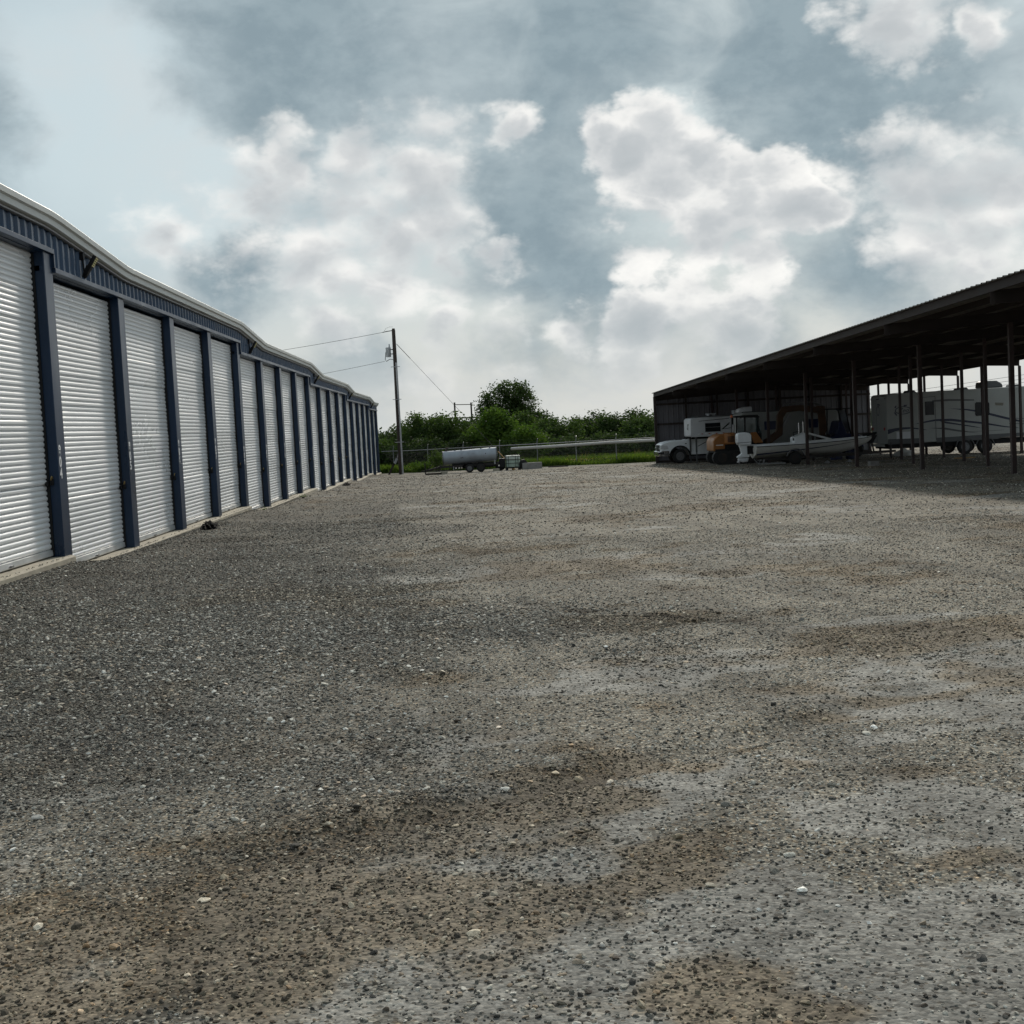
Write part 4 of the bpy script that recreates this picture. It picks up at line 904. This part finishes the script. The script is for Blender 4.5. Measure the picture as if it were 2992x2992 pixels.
MB().bar((-.05, 0, -.05), (.72, .05, 1.45), .14, .12).build('post_shaft', 'wood', lp)
MB().bar((.40, -.10, .72), (.58, -.08, 1.08), .2, .16).build('meter_box', 'tgrey', lp, bevel=.02); MB().bar((.60, -.09, 1.12), (.72, -.08, 1.5), .1, .06).build('conduit', 'conduit', lp)
# fence
F0, F1 = Vector((-5.9, 99.5, 0)), Vector((13.3, 87.9, 0))
fe = empty('wire_fence', (F0.x, F0.y, gz(F0.x, F0.y)), 'pipe and wire fence along the far end of the yard', 'fence')
def fpt(t, h): q_ = F0.lerp(F1, t); return (q_.x, q_.y, gz(q_.x, q_.y)+h)
def fbuild(mb, name, mat): return mb.build(name, mat, fe, world=True)
fbuild(MB().tube([fpt(i/20, 1.56) for i in range(21)], .03, 8), 'top_rail', 'galv')
for h_ in (.1, .35, .6, .85, 1.1, 1.33): fbuild(MB().tube([fpt(i/20, h_) for i in range(21)], .004, 4), 'strand', 'mesh')
for h_ in (1.72, 1.9): fbuild(MB().tube([(lambda q_: (q_[0]+.06, q_[1]-.05, q_[2]))(fpt(i/20, h_)) for i in range(21)], .004, 4), 'barbed_strand', 'mesh')
for i in range(8):
    t_ = .045+i*.131; a = fpt(t_, -.2); b = fpt(t_, 1.6); c_ = fpt(t_, 1.95)
    fbuild(MB().tube([a, b, (c_[0]+.05, c_[1]-.08, c_[2])], [.032, .03, .022], 8), 'fence_post', 'galv')
# chain mesh as crossing wires
mm = MB(); nseg = 150
for i in range(nseg):
    for sgn in (1, -1):
        t0 = i/nseg; t1 = t0+sgn*.075
        if 0 <= t1 <= 1:
            a, b = Vector(fpt(t0, .05)), Vector(fpt(t1, 1.5)); d_ = Vector((0.003, .003, 0)); mm.add([a-d_, a+d_, b+d_, b-d_], [(0, 1, 2, 3)])
tag(fbuild(mm, 'chain_mesh', 'mesh'), None, kind='stuff')
pp = MB().tube([(3.25, 92.4, .02), (6, 90.9, .06), (9.5, 89.6, .15), (13.2, 87.2, .19)], .10, 16).build('long_pipe', 'whitepipe'); auto_smooth(pp); tag(pp, 'long white pipe slung along the fence beside the shed', 'pipe')
# tank trailer
tt = empty('tank_trailer', (.4, 86.0, gz(.4, 86)), 'blue grey tank on a black two-axle trailer near the fence', 'tank trailer'); gt = gz(.4, 86)
def TB(mb, name, mat, parent=None, **k): return mb.build(name, mat, parent or tt, **k)
tk = MB().lathe([(.02, -1.74), (.39, -1.72), (.43, -1.68), (.435, -1.5), (.435, 1.5), (.43, 1.68), (.39, 1.72), (.02, 1.74)], 0, 0, 0, 28, 'x').build('tank', 'tank', tt); auto_smooth(tk, 35); tk.location = (0, .5, -.21-gt); tk.rotation_euler = (0, -.035, 0)
for x_ in (-1.69, 1.69): auto_smooth(MB().lathe([(.44, -.03), (.45, -.02), (.45, .02), (.44, .03)], x_, 0, 0, 28, 'x').build('end_ring', 'rim', tk))
for x_ in (-.9, -.5, .75, 1.3): MB().box(x_-.04, x_+.04, -.05, .05, .42, .49).build('fitting', 'trailer', tk)
for x_, z_ in ((-.55, -.05), (-.45, -.03), (1.0, .1)): MB().box(x_-.025, x_+.025, -.445, -.42, z_-.03, z_+.03).build('patch', 'trailer', tk)
MB().tube([(-1.45, .2, .38), (-1.45, .2, .62), (-1.3, .2, .64)], .05, 8).build('rusty_valve', 'redsteel', tk)
for y_ in (.15, .85): TB(MB().bar((-1.9, y_, .42), (1.8, y_, .46), .07, .13), 'frame_rail', 'trailer')
TB(MB().bar((-1.9, .15, .42), (-2.9, .5, .20), .07, .1).bar((-1.9, .85, .42), (-2.9, .5, .20), .07, .1).bar((-1.9, .15, .22), (-3.1, .5, .22), .06, .06), 'tongue', 'trailer')
for x_ in (-1.9, -1.3): TB(MB().bar((x_, .15, .2), (x_, .15, .55), .06, .06).bar((x_, .85, .2), (x_, .85, .55), .06, .06), 'upright', 'trailer')
TB(MB().bar((-1.9, .15, .2), (-1.3, .15, .2), .05, .05), 'lower_rail', 'trailer')
TB(MB().tube([(-2.85, .5, .0), (-2.85, .5, .72)], .035, 8), 'jack', 'trailer'); TB(MB().bar((-2.75, .4, .2), (-2.45, .3, .6), .04, .04), 'jack_brace', 'trailer')
for x_ in (-.9, -.7, -.55): TB(MB().box(x_-.05, x_+.05, .1, .2, .27, .36), 'valve', 'chrome')
TB(MB().box(-1.08, -1.03, .1, .16, .2, .42), 'stay', 'conduit')
wheel(tt, -.05, .02, .27, .27, .18); wheel(tt, .66, .02, .27, .27, .18, rim='trailer'); wheel(tt, -.05, .85, .27, .27, .18); wheel(tt, .66, .85, .27, .27, .18)
TB(MB().prism(ang_poly(-.05, .27, .36, 10, 170, 8)+[(-.5, .44), (-.5, .46)]+ang_poly(-.05, .27, .38, 170, 10, 8), .0, .22, 'y'), 'mudguard', 'trailer')
TB(MB().prism(ang_poly(.66, .27, .36, 10, 170, 8)+ang_poly(.66, .27, .38, 170, 10, 8), .0, .22, 'y'), 'mudguard', 'trailer')
TB(MB().box(1.83, 2.2, .2, .8, .22, .78), 'shadow_box', 'black', bevel=.02)  # added black box standing in for the shadow between tank and tote
TB(MB().box(-1.15, 1.75, .32, .36, .28, .60), 'dark_panel', 'black')  # dark panel filling the space under the tank
TB(MB().tube([(1.55, .1, .45), (1.55, .1, .72)], .04, 8), 'outlet_pipe', 'conduit'); TB(MB().tube([(1.8, .3, .35), (1.8, .2, .35)], .06, 8), 'outlet_cap', 'chrome')
def block(loc, sx, sy, sz, lab, rz_=0, mat='block', name='concrete_block', cat='block'):
    o = MB().box(-sx/2, sx/2, -sy/2, sy/2, 0, sz).build(name, mat, bevel=.012); o.location = (loc[0], loc[1], gz(*loc)-.01); o.rotation_euler = (0, 0, rz_); return tag(o, lab, cat)
block((-1.25, 85.3), .42, .2, .19, 'pale concrete block lying below the trailer tongue', .05, 'concrete')
block((2.0, 85.6), .40, .2, .19, 'pale concrete block lying behind the tank trailer wheels', -.1, 'concrete')
tl = lump('tyre_pile', (.0, 0, 0), (.1, .1, .1), 'tyre', 'x', 'tyre'); bpy.data.objects.remove(tl)
ot = MB().lathe([(.18, 0), (.27, 0), (.31, .03), (.32, .1), (.31, .17), (.27, .2), (.18, .2), (.17, .1)], 0, 0, 0, 24).build('old_tyre', 'tyre'); auto_smooth(ot); ot.location = (2.32, 86.4, gz(2.32, 86.4)+.31); ot.rotation_euler = (.12, 0, .2); tag(ot, 'old black tyre standing between the tank trailer and the tote', 'tyre')
ot = MB().lathe([(.18, 0), (.27, 0), (.31, .03), (.32, .1), (.31, .17), (.27, .2), (.18, .2), (.17, .1)], 0, 0, 0, 24).build('old_tyre', 'tyre'); auto_smooth(ot); ot.location = (3.78, 86.5, gz(3.78, 86.4)+.31); ot.rotation_euler = (.1, 0, .5); tag(ot, 'old black tyre standing between the tote and the long concrete block', 'tyre')
# caged tote
ib = empty('caged_tote', (3.12, 86.4, gz(3.12, 86.4)), 'white plastic liquid tote in a dark wire cage', 'tote', .03)
MB().box(-.44, .44, 0, .86, .16, .62).build('tank_lower', 'liquid', ib, bevel=.05, label='greenish filled lower half of the tote')
MB().box(-.44, .44, 0, .86, .622, .92).build('tank_upper', 'hdpe', ib, bevel=.05)
auto_smooth(MB().lathe([(.12, .9), (.12, .96), (.02, .965)], 0, .43, 0, 16, 'z').build('lid', 'black', ib))
for z_ in (.2, .44, .68, .88):
    for a, b in (((-.46, -.03), (.46, -.03)), ((-.46, .89), (.46, .89)), ((-.46, -.03), (-.46, .89)), ((.46, -.03), (.46, .89))):
        MB().tube([(a[0], a[1], z_), (b[0], b[1], z_)], .014, 6).build('cage_bar', 'black', ib)
for x_ in (-.46, -.30, .15, .30, .46):
    for y_ in (-.035, .895): MB().tube([(x_, y_, .14), (x_, y_, .92)], .014, 6).build('cage_bar', 'black', ib)
for x_ in (-.4, 0, .4): MB().box(x_-.06, x_+.06, 0, .86, .0, .12).build('pallet_foot', 'black' if x_ else 'pallet', ib)
MB().box(-.46, .46, -.02, .88, .12, .155).build('pallet_deck', 'black', ib)
block((4.3, 86.6), 1.25, .45, .42, 'long rough grey concrete block beside the white tote', .03, name='long_concrete_block')
block((6.1, 88.6), 1.3, .25, .08, 'low dark timber sleeper on the gravel edge by the fence', -.3, 'wood', 'timber_sleeper', 'timber')
block((-1.9, 85.2), 1.0, .16, .12, 'dark timber skid under the tip of the trailer tongue', .0, 'wood', 'timber_skid', 'timber')
# far wooden frames and lines
hf = empty('wooden_frame', (-.67, 150, gz(-.67, 150)), 'tall two-post wooden frame standing beyond the shrubs', 'frame'); gh = gz(-.67, 150)
for x_ in (0, 1.8): MB().box(x_-.09, x_+.09, -.09, .09, -.2, 4.4-gh-.05*x_).build('upright', 'wood', hf)
MB().bar((.09, 0, 4.15-gh), (1.71, 0, 4.1-gh), .06, .08).build('top_bar', 'wood', hf); MB().bar((-1.0, -.12, 2.72-gh), (3.0, -.12, 2.64-gh), .1, .14).build('cross_beam', 'wood', hf)
hf = empty('pipe_frame', (15.95, 200, gz(15.95, 200)), 'small distant frame of thin posts above the shrubs', 'frame'); gh = gz(16, 200)
for i, x_ in enumerate((0, .7, 1.3, 1.9)): MB().box(x_-.04, x_+.04, -.04, .04, 0, 2.0+.06*i-gh).build('upright', 'wood', hf)
MB().bar((-.1, 0, 2.0-gh), (2.0, 0, 2.18-gh), .06, .07).build('top_bar', 'wood', hf)
for i, dz in enumerate((0, -.35, -.65)):
    wire('power_line', (20, 140, .95+dz*.8), (72, 140, 5.5+dz*1.35), .2, .018, ('upper', 'middle', 'lowest')[i]+' of three thin power lines seen through the shed above the trailer', group='distant power lines')

# ------------------------------------------------------------------ vegetation
def leafmat(name, c, c2, tr=.35):
    m, nt, b, g = newmat(name); geo = N(nt, 'ShaderNodeNewGeometry'); p = geo.outputs['Position']
    f = g.m('ADD', g.m('MULTIPLY', g.noise(p, .9, 3, .5), .7), g.m('MULTIPLY', g.noise(p, 9, 2, .5), .5))
    col = g.mix(g.mr(f, .42, .78), tuple(c), tuple(c2)); g.put(b.inputs['Base Color'], col); b.inputs['Roughness'].default_value = .75; b.inputs['Specular IOR Level'].default_value = .15
    t = N(nt, 'ShaderNodeBsdfTranslucent'); g.put(t.inputs[0], g.mix(1.0, col, (1.15, 1.25, .6), 'MULTIPLY'))
    mx = N(nt, 'ShaderNodeMixShader'); mx.inputs[0].default_value = tr
    nt.links.new(b.outputs[0], mx.inputs[1]); nt.links.new(t.outputs[0], mx.inputs[2]); nt.links.new(mx.outputs[0], nt.nodes['Material Output'].inputs[0]); return m
M['leaf_dark'] = leafmat('dark_green_leaves', (.026, .044, .018), (.06, .092, .034))
M['leaf_mid'] = leafmat('mid_green_leaves', (.036, .064, .022), (.085, .13, .038))
M['leaf_bright'] = leafmat('bright_green_leaves', (.05, .10, .022), (.11, .175, .03))
M['leaf_tree'] = leafmat('olive_tree_leaves', (.034, .058, .022), (.075, .115, .036), .35)
M['grass'] = leafmat('verge_grass', (.055, .10, .018), (.13, .19, .035), .45)
M['flower'] = pm('yellow_petals', (.62, .45, .05), .6)
M['dry'] = leafmat('dry_stems', (.10, .095, .05), (.17, .15, .07), .3)
def quads_mesh(name, c, a, b, mat):
    """one leaf per row: centre c, half axes a and b -> pointed leaf of four corners"""
    n = len(c); V = np.empty((n, 4, 3)); V[:, 0] = c-a; V[:, 1] = c+b*.9-a*.1; V[:, 2] = c+a; V[:, 3] = c-b*.9-a*.1
    me = bpy.data.meshes.new(name); me.vertices.add(4*n); me.vertices.foreach_set('co', V.reshape(-1))
    me.loops.add(4*n); me.loops.foreach_set('vertex_index', np.arange(4*n, dtype=np.int32)); me.polygons.add(n)
    me.polygons.foreach_set('loop_start', np.arange(0, 4*n, 4, dtype=np.int32)); me.polygons.foreach_set('loop_total', np.full(n, 4, dtype=np.int32))
    me.materials.append(M[mat]); me.update(calc_edges=True); me.validate(); return me
def rand_dirs(n):
    v = rng.normal(size=(n, 3)); return v/np.linalg.norm(v, axis=1)[:, None]
def crown_pts(clumps, n, leaf):
    """clumps: (cx,cy,cz,rx,ry,rz) local; leaves gather in sprays near each clump's surface"""
    vol = np.array([c[3]*c[4]*c[5] for c in clumps])**.75; cnt = (vol/vol.sum()*n).astype(int); out = []
    for c, k in zip(clumps, cnt):
        nt_ = max(4, k//26); d = rand_dirs(nt_); r_ = rng.uniform(.35, 1.05, nt_)**.6
        tw = np.array(c[:3])+d*r_[:, None]*np.array(c[3:])
        i = rng.integers(0, nt_, k); sp = rng.normal(size=(k, 3))*np.array([.9, .9, .7])*leaf*2.1
        out.append(tw[i]+sp)
    p = np.concatenate(out); m_ = len(p)
    a = rand_dirs(m_); a[:, 2] = a[:, 2]*.7+.1; a *= leaf*rng.uniform(.6, 1.3, m_)[:, None]
    b = np.cross(a, rand_dirs(m_)); b *= (leaf*.5/np.maximum(np.linalg.norm(b, axis=1), 1e-6))[:, None]
    return p, a, b
def plant(name, x_, y_, clumps, n, leaf, mat, lab, cat, group=None, stems=3, trunk=None):
    e = empty(name, (x_, y_, gz(x_, y_)), lab, cat, group=group)
    p, a, b = crown_pts(clumps, n, leaf); p[:, 2] = np.maximum(p[:, 2], .05)
    link('crown' if trunk else 'foliage', quads_mesh('leaves', p, a, b, mat), e)
    m = MB()
    if trunk:
        th, tr_ = trunk; m.tube([(0, 0, -.3), (.05, 0, th*.5), (.1, .05, th)], [tr_*1.25, tr_, tr_*.8], 10)
        for c in clumps:
            c0 = Vector((.1, .05, th*random.uniform(.75, 1))); c1 = Vector(c[:3]); m.tube([c0, c0.lerp(c1, .5)+Vector((0, 0, -.15)), c1], [tr_*.55, tr_*.33, .03], 7)
            for _ in range(3):
                d_ = Vector(rand_dirs(1)[0])*c[3]*.85; d_.z = abs(d_.z)*.6; m.tube([c1.lerp(c0, .3), c1+d_], [tr_*.2, .012], 5)
        m.build('trunk', 'bark', e)
    else:
        for c in clumps[:stems]:
            c1 = Vector(c[:3]); m.tube([(c1.x*.4+random.uniform(-.2, .2), c1.y*.4, -.2), (c1.x*.7, c1.y*.7, c1.z*.5), c1], [.07, .05, .02], 6)
        m.build('stem', 'bark', e)
    return e
def blobs(top, wid, k):
    out = []
    for i in range(k):
        a_ = random.uniform(-1, 1); h_ = random.uniform(.25, .8)*top; rz_ = random.uniform(.28, .4)*top
        h_ = min(h_, top-rz_*.95); out.append((a_*wid*.75, random.uniform(-.8, .8), h_, wid*random.uniform(.35, .6), wid*random.uniform(.35, .6), rz_))
    out.append((random.uniform(-.3, .3), 0, top*.72, wid*.5, wid*.5, top*.3)); out.append((0, -.3, top*.33, wid*.95, wid*.6, top*.36)); return out
random.seed(21)
SHR = [(-7.6, 118, 1.8, 2.2, 'dark', 'tucked against the far end of the storage building'), (-5.1, 111, 1.95, 2.1, 'dark', 'directly behind the utility pole'),
       (-3.3, 108, 2.35, 2.0, 'mid', 'rising behind the tip of the trailer tongue'), (-2.0, 112, 2.35, 1.9, 'dark', 'seen over the front end of the tank'),
       (-.7, 108, 2.4, 2.0, 'mid', 'below the tall two-post frame'), (.9, 112, 2.5, 2.0, 'dark', 'above the rear half of the tank'),
       (6.9, 116, 2.2, 2.3, 'dark', 'just past the foot of the big tree'), (8.1, 109, 1.65, 2.0, 'mid', 'in the dip below the distant thin frame'),
       (9.6, 114, 1.65, 2.1, 'dark', 'directly below the distant thin frame'), (10.9, 117, 2.0, 2.0, 'dark', 'behind the highest shrub near the shed'),
       (11.7, 112, 2.25, 1.7, 'mid', 'that stands highest near the shed'), (13.2, 111, 2.05, 2.1, 'dark', 'reaching toward the shed corner'),
       (15.2, 118, 1.7, 2.4, 'dark', 'touching the shed corner in view'), (17.9, 130, 1.4, 2.4, 'mid', 'farthest back, mostly hidden by the shed wall'),
       (5.6, 105, .8, 1.7, 'mid', 'low behind the start of the white pipe'), (-6.4, 105, .6, 1.8, 'mid', 'low beside the storage building corner'),
       (10.4, 102, .35, 2.2, 'dark', 'low behind the middle of the white pipe'), (13.9, 101, .4, 2.0, 'dark', 'low behind the shed end of the white pipe'),
       (-2.6, 104, .7, 2.0, 'dark', 'low behind the trailer tongue'), (.2, 104, .8, 2.0, 'dark', 'low behind the tank'), (7.6, 103, .45, 2.0, 'dark', 'low behind the long concrete block'),
       (4.6, 113, 2.3, 1.9, 'mid', 'filling in below the crown of the big tree'), (6.0, 110, 1.9, 1.7, 'mid', 'under the outer limbs of the big tree'), (1.6, 110, 2.2, 1.5, 'dark', 'between the two-post frame and the big tree'), (14.4, 108, 1.75, 1.9, 'mid', 'pressed close to the shed corner')]
for x_, y_, top, wid, mt, where in SHR:
    lab = {'dark': 'dense dark green shrub ', 'mid': 'mid green leafy shrub '}[mt]+where
    plant('wild_shrub', x_, y_, blobs((top-gz(x_, y_))*random.uniform(.93, 1.13), wid, 6), 6500, .135, 'leaf_'+mt, lab, 'shrub', 'shrubs of the thicket beyond the fence')
b0_ = gz(2.5, 103)
plant('bright_shrub', 2.5, 103, [(0, 0, 3.4, 1.0, 1.0, .85), (-.8, 0, 2.5, 1.1, 1, .9), (.7, 0, 2.6, 1.1, 1, .9), (0, -.2, 1.4, 1.7, 1.2, 1.2), (.2, 0, 3.75, .55, .5, .6)], 9000, .14, 'leaf_bright', 'tall bright green shrub in front of the big tree', 'shrub')
plant('bright_shrub', 4.55, 101, [(0, 0, 2.1, 1.0, 1.0, .75), (-.7, 0, 1.5, .9, .8, .7), (.8, 0, 1.4, 1.0, .9, .8), (0, -.2, .9, 1.6, 1.1, .9)], 7000, .13, 'leaf_bright', 'lower bright green shrub behind the caged tote', 'shrub')
plant('oak_tree', 4.3, 120, [(-1.03, 0, 5.7, 1.33, 1.2, 1.1), (0.34, 0, 6.1, 1.33, 1.2, 1.0), (1.15, 0.2, 5.2, 1.22, 1.1, 1.1), (-1.84, 0, 4.3, 0.97, 0.9, 0.6), (-0.46, 0, 4.4, 1.33, 1.2, 1.0), (1.03, 0, 4.0, 1.43, 1.2, 0.9), (2.42, 0, 3.5, 1.02, 0.9, 0.8), (2.88, 0, 2.9, 0.82, 0.8, 0.6), (-2.07, 0.2, 4.9, 0.71, 0.7, 0.6), (1.61, 0, 2.9, 1.22, 1.0, 0.7)],
      11500, .135, 'leaf_tree', 'big dark spreading tree rising above the thicket', 'tree', trunk=(2.5, .26))
# far wood that reads as one mass
cl = []
for i in range(60):
    x_ = -90+i*4.0+random.uniform(-1.5, 1.5); top = random.uniform(2.6, 4.2); cl.append((x_, random.uniform(-8, 8), top*.5, 3.2, 2.5, top*.55))
p, a, b = crown_pts(cl, 26000, .34); p[:, 2] = np.maximum(p[:, 2], 0); o = link('treeline', quads_mesh('leaves', p, a, b, 'leaf_dark')); o.location = (0, 205, gz(0, 205)-.1)
tag(o, 'far low band of woodland behind the shrubs', 'treeline', kind='stuff')
# grass verge with yellow flowers
def blades(n, x0, x1, y0f, depth, h0, h1, wd):
    x_ = rng.uniform(x0, x1, n); y_ = y0f(x_)+np.abs(rng.normal(0, 1, n))*depth*.5; z_ = gz_np(x_, y_)
    h_ = rng.uniform(h0, h1, n)*(1+.5*np.sin(x_*1.7+y_)); c = np.stack([x_, y_, z_+h_*.5-.02], 1)
    a = np.stack([rng.normal(0, .22, n)*h_, rng.normal(0, .22, n)*h_, h_*.5], 1); t_ = rng.uniform(0, math.pi, n); b = np.stack([np.cos(t_), np.sin(t_), 0*t_], 1)*wd
    return c, a, b
fy = lambda x_: np.interp(x_, [-8, -5.9, 13.3, 22], [100.0, 99.0, 88.2, 86])
o = link('grass', quads_mesh('blades', *blades(70000, -7.5, 21, lambda x_: fy(x_)-.5, 13, .15, .5, .034), 'grass')); tag(o, 'green grass verge growing along the fence', 'grass', kind='stuff')
o = link('weeds', quads_mesh('blades', *blades(900, -7.5, 16, lambda x_: fy(x_)+1.5, 7, .3, .7, .03), 'dry')); tag(o, 'pale dry weeds standing in the verge', 'weeds', kind='stuff')
n = 1800; x_ = np.concatenate([rng.uniform(7, 14, 1200), rng.uniform(-6.5, 1, 600)]); y_ = fy(x_)+rng.uniform(.3, 5, n); z_ = gz_np(x_, y_)+rng.uniform(.2, .42, n)
a = rand_dirs(n)*.035; b = np.cross(a, rand_dirs(n)); b *= (.03/np.linalg.norm(b, axis=1))[:, None]
o = link('wildflowers', quads_mesh('petals', np.stack([x_, y_, z_], 1), a, b, 'flower')); tag(o, 'small yellow wildflowers scattered over the verge', 'flowers', kind='stuff')
plant('sapling', -1.9, 95.3, [(0, 0, 1.0, .45, .4, .5), (.2, 0, .6, .6, .5, .4)], 900, .09, 'leaf_mid', 'thin pale sapling growing by the fence left of the tank', 'sapling')
for i, (wx, wy) in enumerate(((-5.66, 38.6), (-5.6, 47.5))):
    plant('weed_tuft', wx, wy, [(0, 0, .05, .09, .12, .06)], 140, .022, 'leaf_bright', ('small green weed tuft at the slab step under the sixth door', 'small green weed tuft at the slab edge farther down the doors')[i], 'weed', stems=1)
plant('low_weed_bush', -3.2, 96.6, [(0, 0, .45, .7, .5, .35), (.5, 0, .35, .5, .4, .3)], 900, .09, 'leaf_bright', 'low weedy bush at the fence just past the pole', 'bush')

# ------------------------------------------------------------------ loose stones
def stone_mesh(i):
    bm = bmesh.new(); bmesh.ops.create_icosphere(bm, subdivisions=2 if i < 3 else 1, radius=1)
    r2 = random.Random(50+i); ax = [(Vector((r2.gauss(0, 1), r2.gauss(0, 1), r2.gauss(0, 1))).normalized(), r2.uniform(.45, .8)) for _ in range(7)]
    for v_ in bm.verts:
        for n_, d_ in ax:
            e_ = v_.co.dot(n_)-d_
            if e_ > 0: v_.co -= n_*e_
        v_.co.x *= 1.25; v_.co.z *= .50
    me = bpy.data.meshes.new('stone'); bm.to_mesh(me); bm.free(); return me
def stonemat():
    m, nt, b, g = newmat('loose_stones'); oi = N(nt, 'ShaderNodeObjectInfo'); rn = oi.outputs['Random']
    col = g.ramp(rn, [(0, (.042, .041, .038)), (.25, (.085, .082, .073)), (.55, (.195, .186, .16)), (.8, (.38, .362, .31)), (.95, (.58, .555, .485)), (1, (.80, .78, .72))])
    w_ = g.m('FRACT', g.m('MULTIPLY', rn, 37.7)); col = g.mix(g.mr(w_, .75, 1.0, 0.0, .55), col, (1.15, .82, .58), 'MULTIPLY')
    geo = N(nt, 'ShaderNodeNewGeometry'); f = g.mr(g.noise(geo.outputs['Position'], 160, 3, .6), .3, .7, .75, 1.25)
    ti = N(nt, 'ShaderNodeAttribute', attribute_name='t', attribute_type='INSTANCER'); col = g.mix(1.0, col, ti.outputs['Color'], 'MULTIPLY')
    g.put(b.inputs['Base Color'], g.mix(1.0, col, g.comb(f, f, f), 'MULTIPLY')); b.inputs['Roughness'].default_value = .88; b.inputs['Specular IOR Level'].default_value = .3; return m
M['stones'] = stonemat()
coll = bpy.data.collections.new('stone_kinds')
for i in range(6):
    me = stone_mesh(i); me.materials.append(M['stones']); coll.objects.link(bpy.data.objects.new('stone_kind', me))
PTS = []; SC = []
def scatter(y0, y1, dens, s_lo, s_hi, coarse_only=False):
    wmax = y1*.95+2.4; n = int(dens*wmax*(y1-y0)); y_ = rng.uniform(y0, y1, n); x_ = rng.uniform(-.45*y1-1.2, .5*y1+1.2, n)
    k = (x_ > -.42*y_-.9) & (x_ < .46*y_+.9) & (x_ > -5.72)
    x_, y_ = x_[k], y_[k]; n = len(x_); pk, br, dk, cs = yard_zones(x_, y_); k = np.ones(n, bool)
    pr = cs if coarse_only else np.clip(.62+.3*cs+.35*br-.40*pk, .26, 1)
    k &= rng.uniform(0, 1, n) < pr; x_, y_ = x_[k], y_[k]; s_ = s_lo*(s_hi/s_lo)**(rng.uniform(0, 1, len(x_))**2.2)
    PTS.append(np.stack([x_, y_, gz_np(x_, y_)+s_*.18], 1)); SC.append(s_)
scatter(2.8, 7, 3600, .0040, .011); scatter(7, 12, 1900, .0045, .012); scatter(12, 22, 620, .006, .015)
scatter(3.2, 9, 1700, .006, .016, True); scatter(9, 16, 1500, .007, .019, True); scatter(16, 32, 330, .009, .021, True)
_n = 5200; _y = rng.uniform(13.5, 48, _n); _x = -5.74-np.abs(rng.normal(0, .075, _n)); _s = rng.uniform(.005, .015, _n)     # stones kicked up onto the slab edge
_sl = np.select([_y < 20.65, _y < 37.73, _y < 54.8], [SLAB[0], SLAB[1], SLAB[2]], SLAB[3]); _z = np.where(_x < -5.87, _sl-.006, gz_np(_x, _y)); _k = _x > -5.955
PTS.append(np.stack([_x, _y, _z+_s*.3], 1)[_k]); SC.append(_s[_k])
scatter(3.0, 12, 14, .014, .026); scatter(4.5, 16, 14, .014, .024, True); scatter(22, 46, 60, .012, .026); scatter(46, 84, 14, .018, .038)
pt = np.concatenate(PTS); sc_ = np.concatenate(SC)
pk, br, dk, cs = yard_zones(pt[:, 0], pt[:, 1]); tint = 1-br[:, None]*.9*(1-np.array([.76, .645, .50])); tint *= 1-dk[:, None]*np.array([.72, .75, .78]); tint *= 1-.22*cs[:, None]; tint *= 1+.55*np.clip((sc_[:, None]-.011)/.008, 0, 1)*(pt[:, 1:2] < 24)
me = bpy.data.meshes.new('gravel'); me.vertices.add(len(pt)); me.vertices.foreach_set('co', pt.reshape(-1))
me.attributes.new('s', 'FLOAT', 'POINT').data.foreach_set('value', sc_.astype(np.float32))
me.attributes.new('r', 'FLOAT_VECTOR', 'POINT').data.foreach_set('vector', (rng.normal(size=(len(pt), 3))*np.array([.35, .35, 3])).astype(np.float32).reshape(-1))
me.attributes.new('t', 'FLOAT_VECTOR', 'POINT').data.foreach_set('vector', tint.astype(np.float32).reshape(-1))
me.attributes.new('k', 'INT', 'POINT').data.foreach_set('value', rng.integers(0, 6, len(pt)).astype(np.int32))
go = link('gravel', me); tag(go, 'loose grey and tan stones strewn over the yard', 'gravel', kind='stuff')
ng = bpy.data.node_groups.new('scatter_stones', 'GeometryNodeTree')
ng.interface.new_socket('Geometry', in_out='INPUT', socket_type='NodeSocketGeometry'); ng.interface.new_socket('Geometry', in_out='OUTPUT', socket_type='NodeSocketGeometry')
gi = N(ng, 'NodeGroupInput'); gout = N(ng, 'NodeGroupOutput'); ci = N(ng, 'GeometryNodeCollectionInfo'); ip = N(ng, 'GeometryNodeInstanceOnPoints')
ci.inputs['Collection'].default_value = coll; ci.inputs['Separate Children'].default_value = True; ci.inputs['Reset Children'].default_value = True
def na(nm, dt):
    q_ = N(ng, 'GeometryNodeInputNamedAttribute', data_type=dt); q_.inputs['Name'].default_value = nm; return q_.outputs['Attribute']
ng.links.new(gi.outputs[0], ip.inputs['Points']); ng.links.new(ci.outputs[0], ip.inputs['Instance']); ip.inputs['Pick Instance'].default_value = True
ng.links.new(na('k', 'INT'), ip.inputs['Instance Index']); ng.links.new(na('r', 'FLOAT_VECTOR'), ip.inputs['Rotation']); ng.links.new(na('s', 'FLOAT'), ip.inputs['Scale'])
ng.links.new(ip.outputs[0], gout.inputs[0])
md = go.modifiers.new('scatter', 'NODES'); md.node_group = ng
def rock(x_, y_, s_, lab, i):
    me = stone_mesh(i).copy(); me.materials.append(M['rock']); o = link('rock', me); o.scale = (s_, s_*.9, s_*1.2); o.location = (x_, y_, gz(x_, y_)+s_*.35); o.rotation_euler = (.2, .1, i); tag(o, lab, 'rock')
rock(-2.02, 6.2, .026, 'fist-sized pale rock on the dark gravel toward the storage doors', 0)
rock(-1.35, 9.1, .024, 'small flat pale rock in the coarse dark gravel', 1)
rock(.35, 4.15, .015, 'small pale stone close to the camera on packed grit', 2)
print('stones', len(pt), 'objects', len(bpy.data.objects))
